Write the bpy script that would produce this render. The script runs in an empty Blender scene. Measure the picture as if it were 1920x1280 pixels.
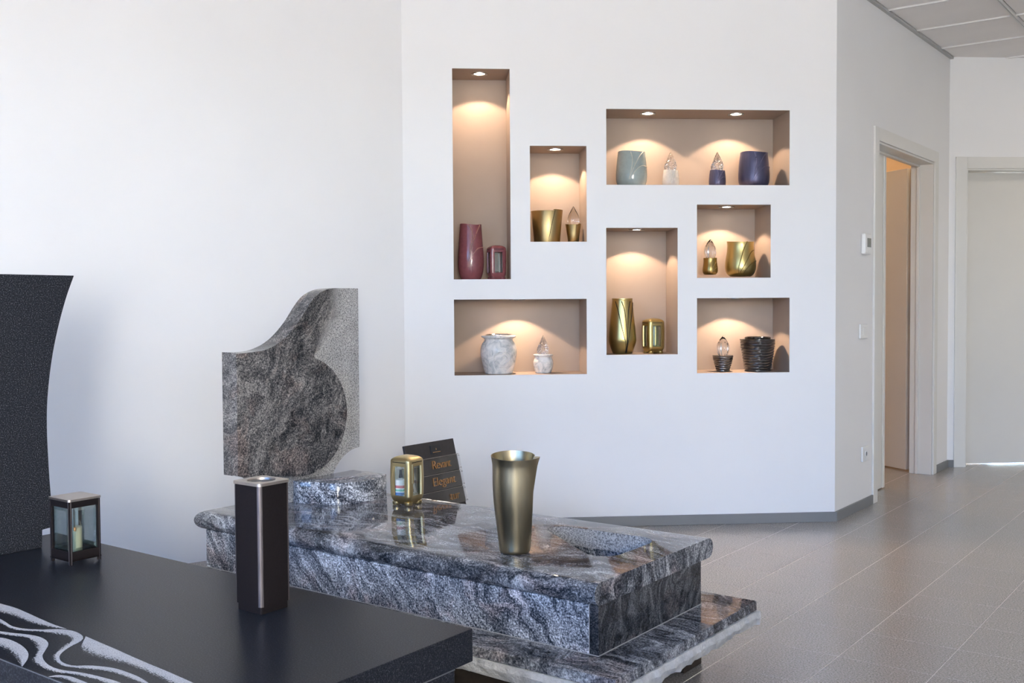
import bpy, bmesh, math, random
from math import sin, cos, pi, radians, sqrt
from mathutils import Vector, Matrix
from mathutils.geometry import tessellate_polygon

scene = bpy.context.scene
col = scene.collection
random.seed(4)

# ------------------------------------------------------------------ camera
FPX, YAW, PITCH, ROLL, CAMH = 1959.97, radians(36.711), radians(1.950), radians(-0.357), 1.15
fwd = Vector((-sin(YAW) * cos(PITCH), cos(YAW) * cos(PITCH), -sin(PITCH)))
rt = Vector((cos(YAW), sin(YAW), 0)); up = rt.cross(fwd)
r2 = rt * cos(ROLL) + up * sin(ROLL); u2 = r2.cross(fwd)
cam_d = bpy.data.cameras.new('camera'); cam = bpy.data.objects.new('camera', cam_d); col.objects.link(cam)
m3 = Matrix((r2, u2, -fwd)).transposed()
cam.matrix_world = Matrix.Translation((0, 0, CAMH)) @ m3.to_4x4()
cam_d.sensor_fit = 'HORIZONTAL'; cam_d.sensor_width = 36.0; cam_d.lens = FPX / 1920 * 36; cam_d.clip_start = 0.05
scene.camera = cam

# ------------------------------------------------------------------ world, sun, window daylight, exposure
world = bpy.data.worlds.new('sky'); scene.world = world; world.use_nodes = True
wt = world.node_tree; bg = wt.nodes['Background']
sky = wt.nodes.new('ShaderNodeTexSky'); sky.sky_type = 'NISHITA'; sky.sun_disc = False
sky.sun_elevation = radians(42); sky.sun_rotation = radians(10); sky.air_density = 1.0; sky.dust_density = 0.4; sky.ozone_density = 3.0
tint = wt.nodes.new('ShaderNodeMix'); tint.data_type = 'RGBA'; tint.blend_type = 'MULTIPLY'; tint.inputs[0].default_value = 1.0
tint.inputs[7].default_value = (0.74, 0.92, 1.22, 1)           # camera white balance set for the warm interior: the sky reads bluer
wt.links.new(sky.outputs[0], tint.inputs[6]); wt.links.new(tint.outputs[2], bg.inputs[0]); bg.inputs[1].default_value = 0.98
sun_d = bpy.data.lights.new('sun', 'SUN'); sun = bpy.data.objects.new('sun', sun_d); col.objects.link(sun)
sun_d.energy = 52.0; sun_d.color = (1.0, 0.97, 0.885); sun_d.angle = radians(0.5)
sun.rotation_euler = (radians(-48), 0, radians(12))          # shines from behind the building, out over the forecourt
portal_d = bpy.data.lights.new('window_portal', 'AREA'); portal = bpy.data.objects.new('window_portal', portal_d); col.objects.link(portal)
portal_d.shape = 'RECTANGLE'; portal_d.size = 7.8; portal_d.size_y = 2.7; portal_d.cycles.is_portal = True
portal.location = (1.1, -2.62, 1.4); portal.rotation_euler = (radians(90), 0, 0)
pane_d = bpy.data.lights.new('added_pane_daylight', 'AREA'); pane = bpy.data.objects.new('added_pane_daylight', pane_d); col.objects.link(pane)
pane_d.shape = 'RECTANGLE'; pane_d.size = 0.9; pane_d.size_y = 1.3; pane_d.energy = 92; pane_d.color = (1.0, 0.968, 0.875)   # added area light standing in for sunlit daylight at a window pane
pane.location = (2.60, -2.60, 1.45); pane.rotation_euler = (radians(90), 0, 0)
scene.view_settings.view_transform = 'Standard'; scene.view_settings.look = 'None'
scene.view_settings.exposure = 1.23; scene.view_settings.gamma = 1.0; scene.view_settings.use_curve_mapping = False
scene.cycles.max_bounces = 8; scene.cycles.diffuse_bounces = 5; scene.cycles.transparent_max_bounces = 14
scene.cycles.sample_clamp_indirect = 6.0; scene.cycles.blur_glossy = 0.5

# ------------------------------------------------------------------ material helpers
class NT:
    def __init__(s, name):
        s.m = bpy.data.materials.new(name); s.m.use_nodes = True
        s.t = s.m.node_tree; s.n = s.t.nodes; s.l = s.t.links
        s.b = s.n['Principled BSDF']; s.out = s.n['Material Output']
    def add(s, typ, _p=None, **k):
        nd = s.n.new('ShaderNode' + typ)
        for a, v in (_p or {}).items(): setattr(nd, a, v)
        for a, v in k.items():
            a = a.replace('_', ' ')
            i = nd.inputs[int(a[1:])] if a[0] == 'i' and a[1:].isdigit() else nd.inputs[a]
            if isinstance(v, bpy.types.NodeSocket): s.l.new(v, i)
            else: i.default_value = v
        return nd
    def set(s, **k):
        for a, v in k.items():
            i = s.b.inputs[a.replace('_', ' ')]
            if isinstance(v, bpy.types.NodeSocket): s.l.new(v, i)
            else: i.default_value = v
        return s
    def coord(s, which='Object'): return s.add('TexCoord').outputs[which]
    def noise(s, vec, scale, detail=2, rough=0.5, dist=0.0):
        return s.add('TexNoise', Vector=vec, Scale=scale, Detail=detail, Roughness=rough, Distortion=dist).outputs['Fac']
    def ramp(s, fac, *stops, mode='LINEAR'):
        r = s.add('ValToRGB'); r.color_ramp.interpolation = mode; e = r.color_ramp.elements
        while len(e) < len(stops): e.new(0.5)
        for el, (p, c) in zip(e, stops):
            el.position = p; el.color = (c, c, c, 1) if isinstance(c, (int, float)) else (*c, 1)
        s.l.new(fac, r.inputs[0]); return r.outputs[0]
    def mix(s, fac, a, b, blend='MIX'):
        nd = s.n.new('ShaderNodeMix'); nd.data_type = 'RGBA'; nd.blend_type = blend
        for i, v in ((0, fac), (6, a), (7, b)):
            if isinstance(v, bpy.types.NodeSocket): s.l.new(v, nd.inputs[i])
            elif i == 0: nd.inputs[0].default_value = v
            else: nd.inputs[i].default_value = (*v, 1)
        return nd.outputs[2]
    def math(s, op, a, b=0.0):
        nd = s.add('Math', dict(operation=op))
        for i, v in ((0, a), (1, b)):
            if isinstance(v, bpy.types.NodeSocket): s.l.new(v, nd.inputs[i])
            else: nd.inputs[i].default_value = v
        return nd.outputs[0]
    def bump(s, h, strength=0.2, dist=0.002):
        b = s.add('Bump', Height=h, Strength=strength, Distance=dist); s.l.new(b.outputs[0], s.b.inputs['Normal']); return s

def paint(name, c, rough=0.6, var=0.03, scale=6, bump=0.03, spec=0.3):
    t = NT(name); co = t.coord(); n = t.noise(co, scale, 3)
    t.set(Base_Color=t.ramp(n, (0.3, tuple(x * (1 - var) for x in c)), (0.7, tuple(min(1, x * (1 + var)) for x in c))), Roughness=rough, Specular_IOR_Level=spec)
    if bump: t.bump(t.noise(co, 350, 2), bump, 0.001)
    return t.m

def metal(name, c, rough=0.3, streak=0.02, stretch=(300, 300, 3), var=0.04, metallic=1.0, coat=0.0):
    t = NT(name); co = t.coord()
    mp = t.add('Mapping', Vector=co); mp.inputs['Scale'].default_value = stretch
    n = t.noise(mp.outputs[0], 1.0, 4, 0.6)
    t.set(Base_Color=t.ramp(n, (0.25, tuple(x * (1 - var) for x in c)), (0.75, tuple(min(1, x * (1 + var)) for x in c))),
          Roughness=t.ramp(n, (0.2, max(0.03, rough - streak)), (0.8, rough + streak)), Metallic=metallic, Coat_Weight=coat, Coat_Roughness=0.08)
    return t.m

def granite(name, rough=0.08, gain=1.0, seed=0.0, grain=320, rot=(0, 0, 0), bands=1.0, contrast=1.0, bw=0.46, tint=(0.94, 1.0, 1.07)):
    """grey gneiss: folded dark and light bands, pinkish veils, salt-and-pepper grain"""
    t = NT(name); co = t.coord()
    off = t.add('VectorMath', dict(operation='ADD'), i0=co, i1=(seed, seed * 1.7, seed * 0.6)).outputs[0]
    w = t.add('TexNoise', Vector=off, Scale=3.2 * bands, Detail=3.0, Roughness=0.55, Distortion=0.6).outputs['Color']
    w = t.add('VectorMath', dict(operation='SUBTRACT'), i0=w, i1=(0.5, 0.5, 0.5)).outputs[0]
    w = t.add('VectorMath', dict(operation='SCALE'), i0=w); w.inputs['Scale'].default_value = 0.34 / bands
    fold = t.add('VectorMath', dict(operation='ADD'), i0=off, i1=w.outputs[0]).outputs[0]
    vr = t.add('VectorRotate', dict(rotation_type='EULER_XYZ'), Vector=fold); vr.inputs['Rotation'].default_value = rot
    mp = t.add('Mapping', Vector=vr.outputs[0]); mp.inputs['Scale'].default_value = (4 * bands, 7 * bands, 34 * bands)
    bnd = t.noise(mp.outputs[0], 1.0, 6, 0.62)
    mp2 = t.add('Mapping', Vector=vr.outputs[0]); mp2.inputs['Scale'].default_value = (26 * bands, 40 * bands, 230 * bands)
    fine = t.noise(mp2.outputs[0], 1.0, 3, 0.6)
    gr = t.noise(off, grain, 3, 0.75)
    patch = t.noise(fold, 7 * bands, 2)
    v = t.math('ADD', t.math('MULTIPLY', bnd, bw), t.math('MULTIPLY', fine, 0.22))
    v = t.math('ADD', v, t.math('MULTIPLY', gr, 0.62 * contrast))
    v = t.math('ADD', v, t.math('MULTIPLY', patch, 0.14))
    g = gain; mu = 0.5 * (bw + 0.22 + 0.62 * contrast + 0.14)
    mr = t.add('MapRange', Value=v); mr.inputs['From Min'].default_value = mu - 0.22; mr.inputs['From Max'].default_value = mu + 0.22
    c = t.ramp(mr.outputs[0], (0.20, (0.008 * g, 0.010 * g, 0.013 * g)), (0.38, (0.045 * g, 0.048 * g, 0.055 * g)), (0.52, (0.13 * g, 0.13 * g, 0.135 * g)), (0.66, (0.27 * g, 0.265 * g, 0.265 * g)), (0.86, (0.56 * g, 0.55 * g, 0.54 * g)))
    pk = t.ramp(t.noise(fold, 9 * bands, 3), (0.52, 0.0), (0.68, 0.55))
    c = t.mix(pk, c, t.mix(1.0, c, (1.12, 0.86, 0.78), 'MULTIPLY')); c = t.mix(1.0, c, tint, 'MULTIPLY')  # default tint puts some blue of the window light into the stone
    t.set(Base_Color=c, Roughness=rough, Specular_IOR_Level=0.27)
    if rough > 0.3: t.bump(gr, 0.25, 0.002)
    return t.m, t, c

M = {}
M['wall'] = paint('white_wall_paint', (0.80, 0.80, 0.795), 0.75, 0.012, 2.0, 0.04)
M['niche'] = paint('taupe_niche_paint', (0.325, 0.265, 0.225), 0.75, 0.03, 5, 0.12)
M['warmwall'] = paint('room_paint', (0.72, 0.60, 0.46), 0.8, 0.02)
M['door'] = paint('cream_lacquer', (0.66, 0.64, 0.59), 0.35, 0.015, 3, 0.02, 0.5)
M['casing'] = paint('casing_lacquer', (0.69, 0.68, 0.64), 0.35, 0.015, 3, 0.02, 0.5)
M['base'] = paint('grey_skirting', (0.19, 0.195, 0.20), 0.5, 0.03, 4, 0.02, 0.3)
M['white_plastic'] = paint('white_plastic', (0.78, 0.78, 0.76), 0.35, 0.01, 8, 0, 0.5)
M['lcd'] = paint('lcd_grey', (0.16, 0.17, 0.15), 0.2, 0.02, 8, 0, 0.5)
M['black'] = paint('black_void', (0.01, 0.01, 0.01), 0.8, 0.1, 8, 0)
M['steel'] = metal('satin_steel', (0.55, 0.54, 0.52), 0.25)
M['chrome'] = metal('chrome', (0.75, 0.74, 0.73), 0.08, 0.03)
M['ceil'] = paint('mineral_ceiling_tile', (0.83, 0.80, 0.775), 0.85, 0.02, 5, 0.25)
M['tbar'] = paint('ceiling_grid_white', (0.74, 0.73, 0.71), 0.5, 0.01, 5, 0)
M['trimgrey'] = paint('ceiling_angle_grey', (0.46, 0.46, 0.45), 0.5, 0.02, 5, 0)
M['grout'] = paint('pale_grout', (0.60, 0.55, 0.52), 0.8, 0.08, 30, 0.2)
M['frame_dark'] = paint('window_frame_grey', (0.12, 0.12, 0.13), 0.4, 0.02)
M['render'] = paint('pale_render', (0.86, 0.81, 0.74), 0.9, 0.04, 1.0, 0)
M['hedge'] = paint('dark_hedge', (0.010, 0.011, 0.008), 0.9, 0.4, 3, 0)  # near black so the added hedge bounces hardly any sun
M['pavement'] = paint('forecourt_pavement', (0.41, 0.37, 0.325), 0.9, 0.1, 0.7, 0)

def terrazzo():
    t = NT('speckled_stoneware'); pos = t.add('NewGeometry').outputs['Position']
    a = t.noise(pos, 180, 3, 0.75); b = t.noise(pos, 720, 1, 0.5); lo = t.noise(pos, 2.2, 2)
    c = t.ramp(a, (0.33, (0.09, 0.084, 0.078)), (0.46, (0.27, 0.252, 0.235)), (0.57, (0.38, 0.355, 0.33)), (0.68, (0.56, 0.53, 0.50)))
    c = t.mix(t.ramp(b, (0.60, 0.0), (0.70, 0.6)), c, (0.60, 0.57, 0.54))
    rnd = t.add('ObjectInfo').outputs['Random']
    c = t.mix(1.0, c, t.ramp(rnd, (0, (0.975, 0.975, 0.975)), (1, (1.01, 1.01, 1.005))), 'MULTIPLY')
    t.set(Base_Color=c, Roughness=t.ramp(lo, (0.3, 0.17), (0.7, 0.24)), Specular_IOR_Level=0.55)
    t.bump(a, 0.05, 0.001); return t.m
M['floor'] = terrazzo()

M['gran'], _, _ = granite('polished_paradiso_granite', 0.04, 1.15, 0.0, 190, (1.4, 0, 0.15), 0.9, 0.9, 0.6)
M['gran_lit'], _, _ = granite('polished_paradiso_granite_lit', 0.07, 1.9, 3.3, 170, (0.2, -0.85, 0), 1.1, 1.15, 0.46)  # same granite brightened: daylight on the near side put into its colour
M['gran_foot_shaded'], _, _ = granite('polished_paradiso_granite_foot_shaded', 0.07, 0.45, 7.1, 230, (-1.25, 0, 0), 1.3, 0.7)  # same granite darkened: shade on the foot end put into its colour
M['gran_head'], _, _ = granite('polished_paradiso_headstone', 0.16, 0.80, 1.9, 210, (-1.0, 0.2, 0), 1.0, 0.95, 0.34, (1.03, 1.0, 0.97))
def speckle():
    t = NT('bush_hammered_paradiso'); co = t.coord(); g = t.noise(co, 190, 3, 0.75); lo = t.noise(co, 14, 2)
    c = t.ramp(g, (0.32, (0.03, 0.032, 0.036)), (0.45, (0.27, 0.27, 0.275)), (0.62, (0.56, 0.555, 0.55)))
    t.set(Base_Color=t.mix(1.0, c, t.ramp(lo, (0.3, 0.82), (0.7, 1.0)), 'MULTIPLY'), Roughness=0.85, Specular_IOR_Level=0.2); t.bump(g, 0.25, 0.002); return t.m
M['gran_rough'] = speckle()

def headface():
    m, t, c = granite('polished_to_hammered_headstone_face', 0.2, 0.80, 1.9, 210, (-1.0, 0.2, 0), 1.0, 0.95, 0.34, (1.03, 1.0, 0.97))
    at = t.add('Attribute', dict(attribute_name='polish')).outputs['Fac']
    co = t.coord(); g = t.noise(co, 190, 3, 0.75)
    f = t.ramp(t.math('ADD', t.math('MULTIPLY', at, 0.9), t.math('MULTIPLY', g, 0.9)), (0.72, 0.0), (1.0, 1.0))
    light = t.ramp(g, (0.32, (0.03, 0.032, 0.036)), (0.45, (0.27, 0.27, 0.275)), (0.62, (0.56, 0.555, 0.55)))
    t.set(Base_Color=t.mix(f, light, c), Roughness=t.ramp(f, (0, 0.8), (1, 0.18)))
    return m
M['headface'] = headface()

def dark_granite(name, rough, specks=1.0, mask=False):
    t = NT(name); co = t.coord()
    a = t.noise(co, 300, 3, 0.7)
    c = t.ramp(a, (0.40, (0.010, 0.011, 0.014)), (0.55, (0.022, 0.024, 0.030)), (0.66, (0.055 * specks, 0.058 * specks, 0.068 * specks)), (0.75, (0.13 * specks, 0.13 * specks, 0.145 * specks)))
    if mask:
        at = t.add('Attribute', dict(attribute_name='fade')).outputs['Fac']
        mp = t.add('Mapping', Vector=co); mp.inputs['Rotation'].default_value = (0, 0, 0.5); mp.inputs['Scale'].default_value = (130, 460, 200)
        h = t.noise(mp.outputs[0], 1.0, 2, 0.6); g2 = t.noise(co, 700, 2, 0.7)
        v = t.math('ADD', t.math('MULTIPLY', at, 0.6), t.math('MULTIPLY', h, 0.75))
        f = t.ramp(v, (0.53, 0.0), (0.60, 1.0))
        lt = t.ramp(g2, (0.34, (0.22, 0.23, 0.25)), (0.55, (0.60, 0.61, 0.63)))
        c = t.mix(f, c, lt); t.set(Roughness=t.ramp(f, (0, rough), (1, 0.85)))
    else: t.set(Roughness=rough)
    t.set(Base_Color=c, Specular_IOR_Level=0.09); t.bump(a, 0.08, 0.001)
    return t.m
M['dark'] = dark_granite('dark_satin_granite', 0.30)
M['dark_head'] = dark_granite('dark_brushed_granite', 0.55, 1.75)
M['engrave'] = dark_granite('sandblasted_wave', 0.30, 1.0, True)

def concrete():
    t = NT('rough_mortar'); co = t.coord(); a = t.noise(co, 14, 6, 0.65); b = t.noise(co, 120, 3)
    t.set(Base_Color=t.ramp(a, (0.3, (0.38, 0.38, 0.37)), (0.7, (0.66, 0.66, 0.65))), Roughness=0.95); t.bump(t.math('ADD', a, b), 0.6, 0.01); return t.m
M['mortar'] = concrete()
M['bearer'] = paint('dark_timber', (0.035, 0.026, 0.02), 0.8, 0.4, 20, 0.3)
M['trimdark'] = paint('dark_joint', (0.10, 0.105, 0.115), 0.7, 0.05)
M['seam'] = paint('pale_silicone', (0.36, 0.355, 0.35), 0.6, 0.03)
M['soil'] = paint('dark_liner', (0.10, 0.11, 0.13), 0.8, 0.3, 40, 0.4)

M['brass'] = metal('brushed_brass', (0.46, 0.35, 0.165), 0.31)
M['brass_lant'] = metal('satin_brass_lantern', (0.52, 0.42, 0.22), 0.36)
M['bronze'] = metal('brushed_antique_bronze', (0.34, 0.29, 0.19), 0.34, 0.05)
M['gold'] = metal('satin_gold', (0.46, 0.37, 0.155), 0.32)
M['brass_dark'] = metal('aged_brass', (0.30, 0.22, 0.08), 0.30)
M['brown_metal'] = paint('brown_lacquered_metal', (0.013, 0.0105, 0.011), 0.6, 0.15, 300, 0.1, 0.06)
M['grey_corner'] = metal('brushed_grey_corner', (0.15, 0.13, 0.13), 0.5, 0.08, (300, 300, 20), 0.3, 0.8)
M['grey_lid'] = metal('warm_grey_lid', (0.50, 0.45, 0.41), 0.38, 0.04, (120, 3, 120), 0.08)
M['pewter'] = metal('dark_pewter', (0.17, 0.17, 0.172), 0.32, 0.06, (80, 80, 200), 0.2)
M['liner_black'] = paint('black_liner', (0.008, 0.007, 0.006), 0.12, 0.1, 8, 0, 0.6)
M['wine'] = paint('wine_red_glaze', (0.20, 0.062, 0.070), 0.18, 0.10, 60, 0.02, 0.5)
M['wine_line'] = metal('rose_gold_line', (0.75, 0.48, 0.38), 0.3)
M['teal'] = paint('grey_teal_glaze', (0.28, 0.33, 0.32), 0.14, 0.07, 40, 0.02, 0.5)
M['teal_line'] = paint('pale_teal_line', (0.50, 0.48, 0.42), 0.2, 0.05, 40, 0)
M['violet'] = metal('violet_blue_satin', (0.075, 0.075, 0.135), 0.36, 0.05, (120, 120, 6), 0.2, 0.55)
M['violet_line'] = metal('violet_line', (0.16, 0.15, 0.24), 0.3, 0.05, (50, 50, 50), 0.2, 0.6)
M['grey_glaze'] = paint('pale_grey_glaze', (0.46, 0.45, 0.43), 0.18, 0.12, 40, 0.02, 0.5)
M['sign'] = paint('charcoal_board', (0.035, 0.032, 0.032), 0.55, 0.1, 60, 0.08)
M['sign_plate'] = paint('charcoal_plate', (0.045, 0.042, 0.043), 0.5, 0.1, 60, 0.08)
M['copper'] = metal('copper_letter', (0.62, 0.36, 0.17), 0.4)
M['emblem'] = paint('dark_emblem', (0.022, 0.024, 0.026), 0.4, 0.1, 60, 0)
M['wax'] = paint('cream_wax', (0.72, 0.68, 0.48), 0.5, 0.04, 20, 0, 0.4)
M['bottle'] = paint('white_bottle', (0.74, 0.76, 0.74), 0.3, 0.02, 8, 0, 0.5)
M['lab_r'] = paint('red_print', (0.55, 0.18, 0.18), 0.4, 0.2, 150, 0)
M['lab_g'] = paint('green_print', (0.20, 0.48, 0.36), 0.4, 0.2, 150, 0)
M['lab_b'] = paint('blue_print', (0.10, 0.25, 0.55), 0.4, 0.2, 150, 0)

def marble():
    t = NT('white_veined_marble'); co = t.coord(); n = t.noise(co, 16, 5, 0.6, 1.6)
    t.set(Base_Color=t.ramp(n, (0.36, (0.40, 0.42, 0.43)), (0.47, (0.62, 0.62, 0.61)), (0.6, (0.76, 0.74, 0.71))), Roughness=0.25, Subsurface_Weight=0.0)
    t.bump(t.noise(co, 45, 3), 0.15, 0.004); return t.m
M['marble'] = marble()

def glass(name, tint=(1, 1, 1), rough=0.0, ior=1.45):
    t = NT(name); t.set(Base_Color=(*tint, 1), Roughness=rough, Transmission_Weight=1.0, IOR=ior)
    n = t.noise(t.coord(), 60, 1); t.bump(n, 0.02, 0.001); return t.m
M['crystal'] = glass('clear_crystal', (1, 0.985, 0.97))

def thin_pane(name, tint, refl=0.10, grain=30):
    t = NT(name); t.n.remove(t.b)
    tr = t.add('BsdfTransparent', Color=(*tint, 1)); gl = t.add('BsdfGlossy', Color=(1, 1, 1, 1), Roughness=0.02)
    lw = t.add('LayerWeight', Blend=0.25).outputs['Fresnel']
    f = t.math('ADD', t.math('MULTIPLY', lw, 0.35 if refl < 0.02 else 0.6), refl)
    nz = t.noise(t.coord(), grain, 1); f = t.math('MULTIPLY', f, t.ramp(nz, (0, 0.9), (1, 1.0)))
    mx = t.add('MixShader', i0=f, i1=tr.outputs[0], i2=gl.outputs[0]); t.l.new(mx.outputs[0], t.out.inputs[0]); return t.m
M['pane'] = thin_pane('greenish_lantern_glass', (0.92, 0.955, 0.95), 0.05)
M['bevel'] = thin_pane('bevelled_glass_edge', (0.80, 0.88, 0.88), 0.22)
M['acryl'] = thin_pane('clear_acrylic', (0.97, 0.965, 0.96), 0.015)

def emit(name, c, s):
    t = NT(name); t.n.remove(t.b); n = t.noise(t.coord(), 40, 1)
    e = t.add('Emission', Color=(*c, 1)); t.l.new(t.math('MULTIPLY', t.ramp(n, (0, 0.97), (1, 1.0)), s), e.inputs['Strength'])
    t.l.new(e.outputs[0], t.out.inputs[0]); return t.m
M['lens'] = emit('halogen_lens', (1.0, 0.86, 0.66), 14.0)
M['panel'] = emit('fill_panel_diffuser', (1.0, 0.92, 0.8), 3.0)
M['lamp_disc'] = emit('warm_ceiling_disc', (1.0, 0.72, 0.42), 6.0)

# ------------------------------------------------------------------ mesh helpers
class MB:
    def __init__(s): s.v = []; s.f = []; s.attr = {}
    def quad(s, *p):
        i = len(s.v); s.v += [tuple(q) for q in p]; s.f.append(tuple(range(i, i + len(p)))); return s
    def box(s, x0, x1, y0, y1, z0, z1):
        i = len(s.v)
        s.v += [(x, y, z) for z in (z0, z1) for y in (y0, y1) for x in (x0, x1)]
        s.f += [tuple(i + k for k in q) for q in ((0, 2, 3, 1), (4, 5, 7, 6), (0, 1, 5, 4), (2, 6, 7, 3), (0, 4, 6, 2), (1, 3, 7, 5))]; return s
    def grid(s, rows, close_u=False):
        i = len(s.v); n = len(rows[0])
        for r in rows: s.v += [tuple(p) for p in r]
        for a in range(len(rows) - 1):
            for b in range(n if close_u else n - 1):
                c = (b + 1) % n
                s.f.append((i + a * n + b, i + a * n + c, i + (a + 1) * n + c, i + (a + 1) * n + b))
        return s
    def cap(s, ring): s.quad(*ring); return s
    def lathe(s, prof, n=48, c=(0, 0, 0), se=2.0, sx=1.0, sy=1.0, disp=None, zdisp=None):
        rows = []
        for j, (r, z) in enumerate(prof):
            row = []
            for k in range(n):
                th = 2 * pi * k / n + (pi / n if se > 2 else 0)
                q = 1.0 if se == 2 else 1.0 / (abs(cos(th)) ** se + abs(sin(th)) ** se) ** (1 / se)
                rr = r * q
                if disp: rr += disp(th, z, r)
                zz = z + (zdisp(th, z, j) if zdisp else 0)
                row.append((c[0] + rr * cos(th) * sx, c[1] + rr * sin(th) * sy, c[2] + zz))
            rows.append(row)
        s.grid(rows, True)
        if prof[0][0] > 1e-5: s.cap(list(reversed(rows[0])))
        if prof[-1][0] > 1e-5: s.cap(rows[-1])
        return s
    def tube(s, pts, r, n=6, closed=False):
        pts = [Vector(p) for p in pts]; rows = []; m = len(pts)
        for k, p in enumerate(pts):
            t = (pts[(k + 1) % m] - pts[k - 1]) if closed else (pts[min(k + 1, m - 1)] - pts[max(k - 1, 0)])
            t.normalize(); a = t.orthogonal() if abs(t.z) > 0.9 else t.cross(Vector((0, 0, 1)))
            if abs(t.z) > 0.9: a = t.cross(Vector((1, 0, 0)))
            a.normalize(); b = t.cross(a); rr = r(k / (m - 1)) if callable(r) else r
            rows.append([p + (a * cos(2 * pi * j / n) + b * sin(2 * pi * j / n)) * rr for j in range(n)])
        if closed: rows.append(rows[0])
        s.grid(rows, True)
        if not closed: s.cap(list(reversed(rows[0]))); s.cap(rows[-1])
        return s
    def prism(s, poly, z0, z1, holes=()):
        """poly in xy extruded in z"""
        for loop, sg in [(poly, 1)] + [(h, -1) for h in holes]:
            n = len(loop)
            for k in range(n):
                a, b = loop[k], loop[(k + 1) % n]
                s.quad((a[0], a[1], z0), (b[0], b[1], z0), (b[0], b[1], z1), (a[0], a[1], z1))
        allp = [p for l in [poly] + list(holes) for p in l]
        for t in tessellate_polygon([[Vector((p[0], p[1], 0)) for p in l] for l in [poly] + list(holes)]):
            for z in (z0, z1): s.quad(*[(allp[i][0], allp[i][1], z) for i in t])
        return s
    def xform(s, f): s.v = [f(*p) for p in s.v]; return s
    def build(s, name, mat, parent=None, smooth=False, bevel=0.0, seg=2, label=None, weld=True, mats=None):
        me = bpy.data.meshes.new(name); me.from_pydata(s.v, [], s.f)
        for a, vals in s.attr.items():
            at = me.attributes.new(a, 'FLOAT', 'POINT'); at.data.foreach_set('value', vals)
        bm = bmesh.new(); bm.from_mesh(me)
        if weld: bmesh.ops.remove_doubles(bm, verts=bm.verts, dist=1e-5)
        bmesh.ops.recalc_face_normals(bm, faces=bm.faces)
        if bevel: bmesh.ops.bevel(bm, geom=[e for e in bm.edges if len(e.link_faces) == 2 and e.calc_face_angle(0) > 0.5], offset=bevel, segments=seg, profile=0.5, affect='EDGES', clamp_overlap=True)
        bm.to_mesh(me); bm.free()
        for mm in ([mat] + list(mats or [])): me.materials.append(M[mm] if isinstance(mm, str) else mm)
        if smooth:
            me.polygons.foreach_set('use_smooth', [True] * len(me.polygons))
            me.set_sharp_from_angle(angle=radians(40))
        o = bpy.data.objects.new(name, me); col.objects.link(o)
        if parent is not None: o.parent = parent
        if label: o['label'] = label
        return o

def tag(o, label=None, cat=None, group=None, kind=None):
    for k, v in (('label', label), ('category', cat), ('group', group), ('kind', kind)):
        if v: o[k] = v
    return o
def thing(name, label, cat, loc=(0, 0, 0), rotz=0.0, group=None):
    o = bpy.data.objects.new(name, None); col.objects.link(o); o.empty_display_size = 0.05
    o.location = loc; o.rotation_euler = (0, 0, rotz); return tag(o, label, cat, group)
def struct(o): return tag(o, kind='structure')
def catmull(pts, n=6):
    out = []; P = [pts[0]] + list(pts) + [pts[-1]]
    for i in range(1, len(P) - 2):
        for k in range(n):
            t = k / n
            out.append(tuple(0.5 * (2 * b + (c - a) * t + (2 * a - 5 * b + 4 * c - d) * t * t + (3 * b - a - 3 * c + d) * t ** 3) for a, b, c, d in zip(P[i - 1], P[i], P[i + 1], P[i + 2])))
    out.append(tuple(pts[-1])); return out
def lerp_tab(tab, x):
    if x <= tab[0][0]: return tab[0][1]
    for (a, b), (c, d) in zip(tab, tab[1:]):
        if x <= c: return b + (d - b) * (x - a) / (c - a)
    return tab[-1][1]

# ================================================================== THE SETTING
H = 2.85
RX = -1.922                                        # corridor wall plane
A41 = radians(41); TX, TY = cos(A41), sin(A41)     # direction of the niche wall and of the far wall
Q = (RX, 5.426)                                    # outer corner niche wall / corridor wall
LC = (-3.626, 3.945)                               # inner corner left wall / niche wall
def nw(s, off, z): return (Q[0] + s * TX - off * TY, Q[1] + s * TY + off * TX, z)   # niche wall frame -> world
SL = -sqrt((Q[0] - LC[0]) ** 2 + (Q[1] - LC[1]) ** 2)

# --- floor: recessed screed, single tiles in view, joined tiles elsewhere
P = 0.298; FX0, FY0 = -1.468, 3.34
floor = struct(MB().box(-6.2, 5.6, -2.9, 14.2, -0.12, -0.0007).build('floor', 'grout'))
tile_me = None; g = 0.0011
rest = MB()
for i in range(-15, 24):
    for j in range(-20, 37):
        x, y = FX0 + i * P, FY0 + j * P
        if not (-6.2 < x and x + P < 5.6 and -2.9 < y and y + P < 14.2): continue
        seen = (-3.0 < x < 0.1 and 2.4 < y < 8.6 and x > -2.62 - 0.0 * y and (x - 0.0) < -0.35 + (0.0 if y < 5 else -0.22 * (y - 5)))
        if seen:
            if tile_me is None:
                tl = MB().box(g, P - g, g, P - g, -0.012, 0.0).build('floor_tile', 'floor', floor, bevel=0.0007, seg=1); tile_me = tl.data
            else:
                tl = bpy.data.objects.new('floor_tile', tile_me); col.objects.link(tl); tl.parent = floor
            tl.location = (x, y, 0)
        else: rest.box(x + g, x + P - g, y + g, y + P - g, -0.012, 0.0)
tag(rest.build('floor_tile_field', 'floor', floor, weld=False), kind='stuff')

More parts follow.
